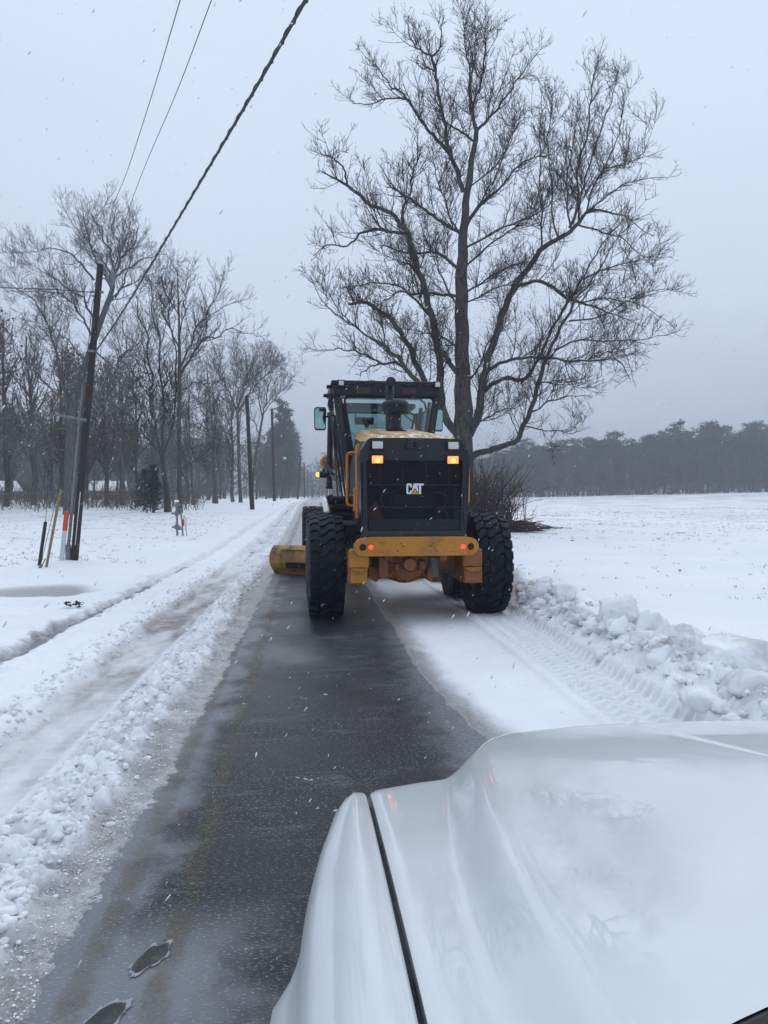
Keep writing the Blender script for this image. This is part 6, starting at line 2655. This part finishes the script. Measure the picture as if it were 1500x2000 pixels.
# blade: curved moldboard with rib, end plate and cutting edge
e0, e1 = W2L((-.90, 15.85, 0)), W2L((2.85, 13.75, 0))
ax_ = (e1 - e0).normalized()
nrm_ = Vector((-ax_.y, ax_.x, 0))       # forward
prof_o, prof_i = [], []
for k in range(15):
    a_ = R(-52 + 112 * k / 14)
    r_ = .36
    prof_o.append((.24 - r_ * math.cos(a_), .02 + .30 + r_ * .85 * math.sin(a_)))
    prof_i.append((.24 - (r_ - .022) * math.cos(a_), .02 + .30 + (r_ - .022) * .85 * math.sin(a_)))
b = MB()
nst = 12
for prof_ in (prof_o, prof_i):
    b.grid([[tuple(e0 + ax_ * ((e1 - e0).length * i / nst) + nrm_ * f_ + Vector((0, 0, z_))) for f_, z_ in prof_] for i in range(nst + 1)])
for i in (0, nst):
    q0 = e0 + ax_ * ((e1 - e0).length * i / nst)
    b.grid([[tuple(q0 + nrm_ * f_ + Vector((0, 0, z_))) for f_, z_ in prof_o], [tuple(q0 + nrm_ * f_ + Vector((0, 0, z_))) for f_, z_ in prof_i]])
b.grid([[tuple(e0 + ax_ * ((e1 - e0).length * i / nst) + nrm_ * f_ + Vector((0, 0, z_))) for f_, z_ in (prof_o[-1], prof_i[-1])] for i in range(nst + 1)])
bl_ = b.build('blade', M['blade'], G)
b = MB()
ze = prof_o[0][1]
fe = prof_o[0][0]
for (f_, z_) in ((0, 0),):
    b.grid([[tuple(e0 + ax_ * ((e1 - e0).length * i / nst) + nrm_ * (fe - .015) + Vector((0, 0, ze + .03))), tuple(e0 + ax_ * ((e1 - e0).length * i / nst) + nrm_ * (fe + .05) + Vector((0, 0, .0))),
             tuple(e0 + ax_ * ((e1 - e0).length * i / nst) + nrm_ * (fe + .075) + Vector((0, 0, .0))), tuple(e0 + ax_ * ((e1 - e0).length * i / nst) + nrm_ * (fe + .02) + Vector((0, 0, ze + .03)))] for i in range(nst + 1)])
b.build('cutting_edge', M['blade'], bl_)
b = MB()
for j, (k0, k1, mm) in enumerate(((4, 6, .03),)):
    rowz = []
    for i in range(3, nst + 1):
        q0 = e0 + ax_ * ((e1 - e0).length * (i + (.0 if i > 3 else -1.9)) / nst)
        rowz.append([tuple(q0 + nrm_ * (prof_o[k][0] - off_) + Vector((0, 0, prof_o[k][1]))) for k, off_ in ((2, .0), (2, .05), (5, .05), (5, .0))])
    b.grid(rowz)
b.build('slide_rail', M['black'], bl_)
b = MB()
q0 = e0 + ax_ * .03
b._add([tuple(q0 + nrm_ * (f_ - .012) + Vector((0, 0, z_))) for f_, z_ in prof_o] + [tuple(q0 + ax_ * .24 + nrm_ * (f_ - .012) + Vector((0, 0, z_))) for f_, z_ in prof_o],
       [(i, i + 1, 15 + i + 1, 15 + i) for i in range(14)])
for k in (1, 4, 7, 10, 12):
    c_ = q0 + ax_ * .07 + nrm_ * (prof_o[k][0] - .02) + Vector((0, 0, prof_o[k][1]))
    b.tube([c_, c_ - nrm_ * .02], .014, 6)
b.build('end_bit', M['blade'], bl_)
b = MB()
b.grid([[tuple(e0 + ax_ * s0_ + nrm_ * (prof_o[k][0] - .035) + Vector((0, 0, prof_o[k][1] + .01))) for k in (11, 12, 13, 14)] for s0_ in (.25, 1.0, 2.0, 3.4)])
b.build('blade_top_rib', M['blade'], bl_)

# blade lift cylinder on the left, its yellow trunnion and hoses
c0, c1 = gl(646, 806, 14.2), gl(643, 955, 14.2)
c2 = gl(641, 1060, 14.2)
for s_ in (1, -1):
    p0, p1, p2 = [Vector((abs(q.x) * -s_, q.y, q.z)) for q in (c0, c1, c2)]
    b = MB()
    b.tube([p0, p0 + (p1 - p0) * .02, p1], [.045, .058, .055], 14)
    b.tube([p1 - (p1 - p0) * .03, p1], .066, 14)
    b.tube([p0, p0 + Vector((0, 0, -.08))], .07, 14)
    lc = b.build('lift_cylinder', M['black'], G)
    b = MB()
    b.tube([p1, p2], .026, 12)
    b.build('rod', M['chrome'], lc)
    tr0 = Vector((gl(638, 905, 14.2).x * s_, c0.y, gl(638, 903, 14.2).z))
    b = MB()
    b.lathe([(-.10, .0), (-.10, .11), (-.06, .14), (.06, .14), (.10, .11), (.10, 0)], 18, tr0 + Vector((.02 * s_, .12, 0)), 'y')
    b.box(tr0 + Vector((.32 * s_, .3, -.12)), (.55, .18, .16), .03, Matrix.Rotation(R(22) * s_, 3, 'Y'))
    b.tube([tr0 + Vector((.1 * s_, .2, -.05)), tr0 + Vector((.95 * s_, .3, -.25))], .07, 10)
    b.build('lift_arm', M['yellow'], G)
    b = MB()
    for k in range(4):
        q_ = resample([tr0 + Vector((-.06 * s_ + .03 * k * s_, -.05, .03 - .03 * k)), tr0 + Vector((-.02 * s_ + .05 * k * s_, -.16, -.12 - .03 * k)), tr0 + Vector((.12 * s_ + .05 * k * s_, -.12, -.30)), tr0 + Vector((.30 * s_, .05, -.42 + .04 * k))], 12)
        b.tube([Vector(p) for p in q_], .011, 6)
    b.build('hydraulic_hose', M['hose'], G)
b = MB()
q_ = resample([gl(648, 812, 13.2), gl(651, 850, 13.2), gl(656, 920, 13.0), gl(660, 970, 12.8), gl(668, 985, 12.5), gl(676, 990, 12.3)], 20)
b.tube([Vector(p) for p in q_], .016, 8)
q_ = resample([gl(640, 908, 13.4), gl(650, 935, 13.2), gl(660, 942, 13.0), gl(664, 960, 12.8)], 14)
b.tube([Vector(p) for p in q_], .012, 8)
b.build('hydraulic_hose', M['hose'], G)
# mirrors
for s_ in (-1, 1):
    mc = gl(625.5, 818, 13.6)
    if s_ == 1:
        mc = Vector((gl(853, 815, 13.6).x + .02, mc.y, mc.z - .0))
    b = MB()
    b.prism([(mc.x + dx, mc.z + dz) for dx, dz in ((-.085, -.20), (.075, -.205), (.10, -.17), (.105, .17), (.08, .205), (-.075, .205), (-.11, .17), (-.105, -.16))], mc.y - .03, mc.y + .03, 'y', .01)
    mr = b.build('side_mirror', M['black'], G)
    b = MB()
    b.prism([(mc.x + dx * .86, mc.z + dz * .88) for dx, dz in ((-.085, -.20), (.075, -.205), (.10, -.17), (.105, .17), (.08, .205), (-.075, .205), (-.11, .17), (-.105, -.16))], mc.y - .036, mc.y - .030, 'y')
    b.build('mirror_glass', M['mirror'], mr)
    q_ = resample([(mc.x - s_ * .08, mc.y, mc.z + .04), (mc.x - s_ * .17, mc.y, mc.z + .04), (mc.x - s_ * .20, mc.y, mc.z + .10), (mc.x - s_ * .205, mc.y, mc.z + .20), (mc.x - s_ * .25, mc.y - .1, mc.z + .29), (mc.x - s_ * .34, mc.y - .3, mc.z + .31)], 20)
    b = MB()
    b.tube([Vector(p) for p in q_], .018, 8)
    b.build('mirror_arm', M['black'], mr)
# side marker lamp on an arm
lm = gl(629, 927, 14.0)
b = MB()
b.box(lm + Vector((.02, 0, 0)), (.17, .12, .12), .03)
b.box(lm + Vector((.03, 0, .08)), (.05, .06, .06), .01)
b.tube([lm + Vector((.08, 0, .02)), lm + Vector((.2, 0, .03))], .015, 6)
sl_ = b.build('side_lamp', M['black'], G)
b = MB()
b.lathe([(-.03, .0), (-.025, .03), (0, .042), (.03, .045)], 14, lm + Vector((-.085, -.01, 0)), 'x')
b.build('lens', M['amber_side'], sl_)

# the grader's wheels stand on packed snow and bare road: keep base on the road
G.location.z = 0.0


# ------------------------------------------------------------------ white pickup in the foreground
TR = empty('pickup_truck', (1.0, 1.0, 0.0))
tag(TR, 'white pickup truck front end with wet hood filling the lower right of the view', 'pickup truck')
TO = Vector(TR.location)
XC = 1.0


def front_y(u):
    """front edge of hood at distance |u| from the centre line"""
    x = XC - abs(u)
    return float(np.interp(x, [.08, .11, .21, .30, .35, .38, .415, .475, .67, .9, 1.0], [1.57, 1.605, 1.655, 1.685, 1.73, 1.80, 1.87, 1.935, 2.02, 2.06, 2.07]))


def hood_z(x, y):
    u = abs(x - XC)
    xl = XC - u
    yf = front_y(u)
    z = 1.103 - .075 * (y - .7) - .040 * (y - .7) ** 2
    xc = .212 + .125 * max(0, (y - .75) / 1.0) ** 1.6
    z += .050 * float(S((xl - xc) / .090 + .5))
    z += .006 * (1 - (u / .9) ** 2)
    # shallow V crease towards the nose
    cx = .82 + .20 * (1.87 - y)
    if cx < 1.0:
        z += -.0030 * float(S((xl - cx) / .022 + .5)) * min(1.0, (1.0 - cx) / .08 + .2)
    d = max(0.0, yf - y)
    if d < .14:
        k = 1 - d / .14
        z -= .055 * k ** 2.6
    dg = xl - .105
    if dg < .02:
        z -= .006 * (1 - max(dg, 0) / .02) ** 2
    return z


def rear_y(x):
    xl = XC - abs(x - XC)
    return float(np.interp(xl, [.10, .40, .43, .60, 1.0], [.42, .52, .745, .86, 1.0]))


def rear_y(x):
    xl = XC - abs(x - XC)
    return float(np.interp(xl, [.10, .25, .35, .39, .50, .7, 1.0], [.48, .555, .603, .620, .655, .69, .71]))


b = MB()
nu, nv = 150, 90
P = []
for i in range(nu + 1):
    x = .105 + (2 * XC - .21) * i / nu
    # finer sampling near the creases comes from nu itself
    yr, yf = rear_y(x), front_y(x - XC)
    row = []
    for j in range(nv + 1):
        t_ = j / nv
        t_ = 1 - (1 - t_) ** 1.25
        y = yr + (yf - yr) * t_
        row.append((x - TO.x, y - TO.y, hood_z(x, y)))
    # roll over the nose
    for k in range(1, 6):
        a_ = k / 5
        y = yf + .018 * math.sin(a_ * math.pi / 2)
        row.append((x - TO.x, y - TO.y, hood_z(x, yf) - .10 * a_ ** 1.3))
    P.append(row)
b.grid(P)
hood = b.build('hood', M['paint'], TR, 60)
for s_ in (-1, 1):      # return flange at the gaps
    b = MB()
    x = XC + s_ * (XC - .105)
    b.grid([[(x - TO.x, y - TO.y, hood_z(x, y)) for y in np.linspace(.5, 1.59, 20)], [(x - TO.x - s_ * .004, y - TO.y, hood_z(x, y) - .04) for y in np.linspace(.5, 1.59, 20)]])
    b.build('hood_flange', M['paint'], hood)


# fenders
def fender(s_):
    """s_=-1 driver's side (towards the camera)"""
    b = MB()
    P = []
    ys_ = [(.30 + 1.30 * i / 70) for i in range(71)]
    for y in ys_:
        zf = hood_z(.107, y) + .003
        cor = max(0.0, (y - .98) / .62)
        ins = .060 * cor ** 2.2                       # plan taper to the corner
        fl = .036 * float(S((1.24 - y) / .09))        # flare over the wheel arch
        top = .100 - .004
        rowp = [(top, zf - .03), (top, zf - .004), (top - .006, zf), (.060 + ins * .3, zf + .001), (.030 + ins * .6, zf - .012), (.006 + ins * .8, zf - .034), (-.012 + ins, zf - .066), (-.024 + ins, zf - .11), (-.032 + ins * .95, zf - .17)]
        rowp += [(-.036 + ins * .9 - fl * .35, zf - .205), (-.040 + ins * .9 - fl * .85, zf - .235), (-.044 + ins * .9 - fl, zf - .28), (-.048 + ins * .9 - fl * 1.05, zf - .36), (-.050 + ins * .9 - fl * 1.05, zf - .46)]
        rowp += [(-.052 + ins * .9 - fl, zf - .55), (-.04 + ins * .9, zf - .60)]
        P.append([((XC + s_ * (XC - x)) - TO.x, y - TO.y, z) for x, z in rowp])
    # close the front corner
    y = ys_[-1]
    for k in range(1, 5):
        a_ = k / 4
        P.append([(px_ + (-s_) * .03 * a_ * (1 if i > 2 else .1), py_ + .03 * math.sin(a_ * 1.5), pz_ - .06 * a_ * a_ * (1 if i < 8 else .2)) for i, (px_, py_, pz_) in enumerate(P[len(ys_) - 1])])
    b.grid(P)
    f_ = b.build('fender', M['paint'], TR, 60)
    return f_


for s_ in (-1, 1):
    fender(s_)
    b = MB()
    x = XC + s_ * (XC - .1025)
    b.grid([[(x - s_ * .012 - TO.x, y - TO.y, hood_z(.107, y) - .028), (x + s_ * .012 - TO.x, y - TO.y, hood_z(.107, y) - .028)] for y in np.linspace(.45, 1.59, 16)])
    b.build('gap_seal', M['plastic'], TR)
    b = MB()
    cxw = XC + s_ * (XC - .16)
    b.lathe([(-.13, .26), (-.14, .34), (-.12, .40), (0, .41), (.12, .40), (.14, .34), (.13, .26)], 40, (cxw - TO.x, .80 - TO.y + .1, .41), 'x')
    b.lathe([(-.06, .0), (-.08, .1), (-.10, .25), (-.12, .27)], 24, (cxw - TO.x, .9 - TO.y, .41), 'x')
    b.build('front_wheel', M['tyre'], TR)
    b = MB()
    b.box((XC + s_ * (XC - .26) - TO.x, 1.60 - TO.y, .84), (.30, .07, .17), .03)
    b.build('headlight', M['lens_clear'], TR)
# nose: grille and bumper under the hood lip
b = MB()
b.box((0, 1.78 - TO.y, .78), (1.35, .10, .26), .03)
for k in range(5):
    b.box((0, 1.84 - TO.y, .70 + k * .045), (1.2, .03, .012), .003)
b.build('grille', M['plastic'], TR)
b = MB()
b.box((0, 1.78 - TO.y, .53), (1.90, .22, .22), .05)
b.build('front_bumper', M['grey_metal'], TR)
b = MB()
b.box((0, 1.05 - TO.y, .70), (1.55, 1.2, .25), .04)
b.build('engine_bay', M['plastic'], TR)
# cowl and wiper at the windscreen's foot
b = MB()
P = []
for i in range(31):
    x = .24 + 1.52 * i / 30
    yr = rear_y(x)
    P.append([(x - TO.x, yr + .003 - TO.y, hood_z(x, yr) - .004), (x - TO.x, yr - .010 - TO.y, hood_z(x, yr) + .004), (x - TO.x, yr - .022 - TO.y, hood_z(x, yr) - .004), (x - TO.x, yr - .03 - TO.y, hood_z(x, yr) - .03), (x - TO.x, yr - .28 - TO.y, hood_z(x, yr) - .02)])
b.grid(P)
b.build('cowl', M['plastic'], TR)
b = MB()
b.tube([(.55 - TO.x, .60 - TO.y, 1.085), (.80 - TO.x, .66 - TO.y, 1.09), (1.1 - TO.x, .70 - TO.y, 1.09)], .009, 8)
b.build('wiper', M['plastic'], TR)


# ------------------------------------------------------------------ falling snow and the hazy air
def snowfall():
    rng = np.random.default_rng(303)
    m_ = 7500
    Y = 1.8 + 15 * rng.random(m_) ** .8
    X = (rng.random(m_) - .42) * (Y * 1.3 + 2)
    Z = .1 + rng.random(m_) * (1.6 + Y * .75)
    keep = ~((X > -.1) & (Y < 2.1) & (Z < 1.3))
    c = np.stack([X, Y, Z], 1)[keep]
    m_ = len(c)
    v, f = ICO[1]
    d = unit(np.stack([.55 + .2 * rng.normal(size=m_), .2 * rng.normal(size=m_), .8 + .2 * rng.normal(size=m_)], 1))
    s = (.0010 + .0020 * rng.random(m_) ** 1.5)
    st_ = 1.4 + 2.6 * rng.random(m_)
    al = (v[None] @ np.eye(3)) * s[:, None, None]
    proj = (al * d[:, None, :]).sum(-1, keepdims=True)
    V = c[:, None, :] + al + proj * d[:, None, :] * (st_[:, None, None])
    F = (f[None] + (np.arange(m_) * len(v))[:, None, None]).reshape(-1, 3)
    acc = Acc()
    acc.add(V.reshape(-1, 3), F)
    mf, t, bs, o_ = new_mat('snowflake')
    bs.inputs['Base Color'].default_value = (.72, .75, .8, 1)
    bs.inputs['Roughness'].default_value = .8
    ob = link('falling_snow', acc.mesh('falling_snow', [mf]))
    tag(ob, kind='stuff')


snowfall()

hz = MB()
hz._add([(x, y, z) for x in (-680, 680) for y in (-40, 960) for z in (-2.5, 27.0)], [(0, 1, 3, 2), (4, 6, 7, 5), (0, 4, 5, 1), (2, 3, 7, 6), (0, 2, 6, 4), (1, 5, 7, 3)])
hm = bpy.data.materials.new('haze')
hm.use_nodes = True
t = hm.node_tree
t.nodes.clear()
oo = t.nodes.new('ShaderNodeOutputMaterial')
pv = t.nodes.new('ShaderNodeVolumePrincipled')
pv.inputs['Color'].default_value = (.80, .86, .95, 1)
pv.inputs['Density'].default_value = .0022
t.links.new(pv.outputs[0], oo.inputs['Volume'])
hob = hz.build('haze', hm)
tag(hob, kind='stuff')
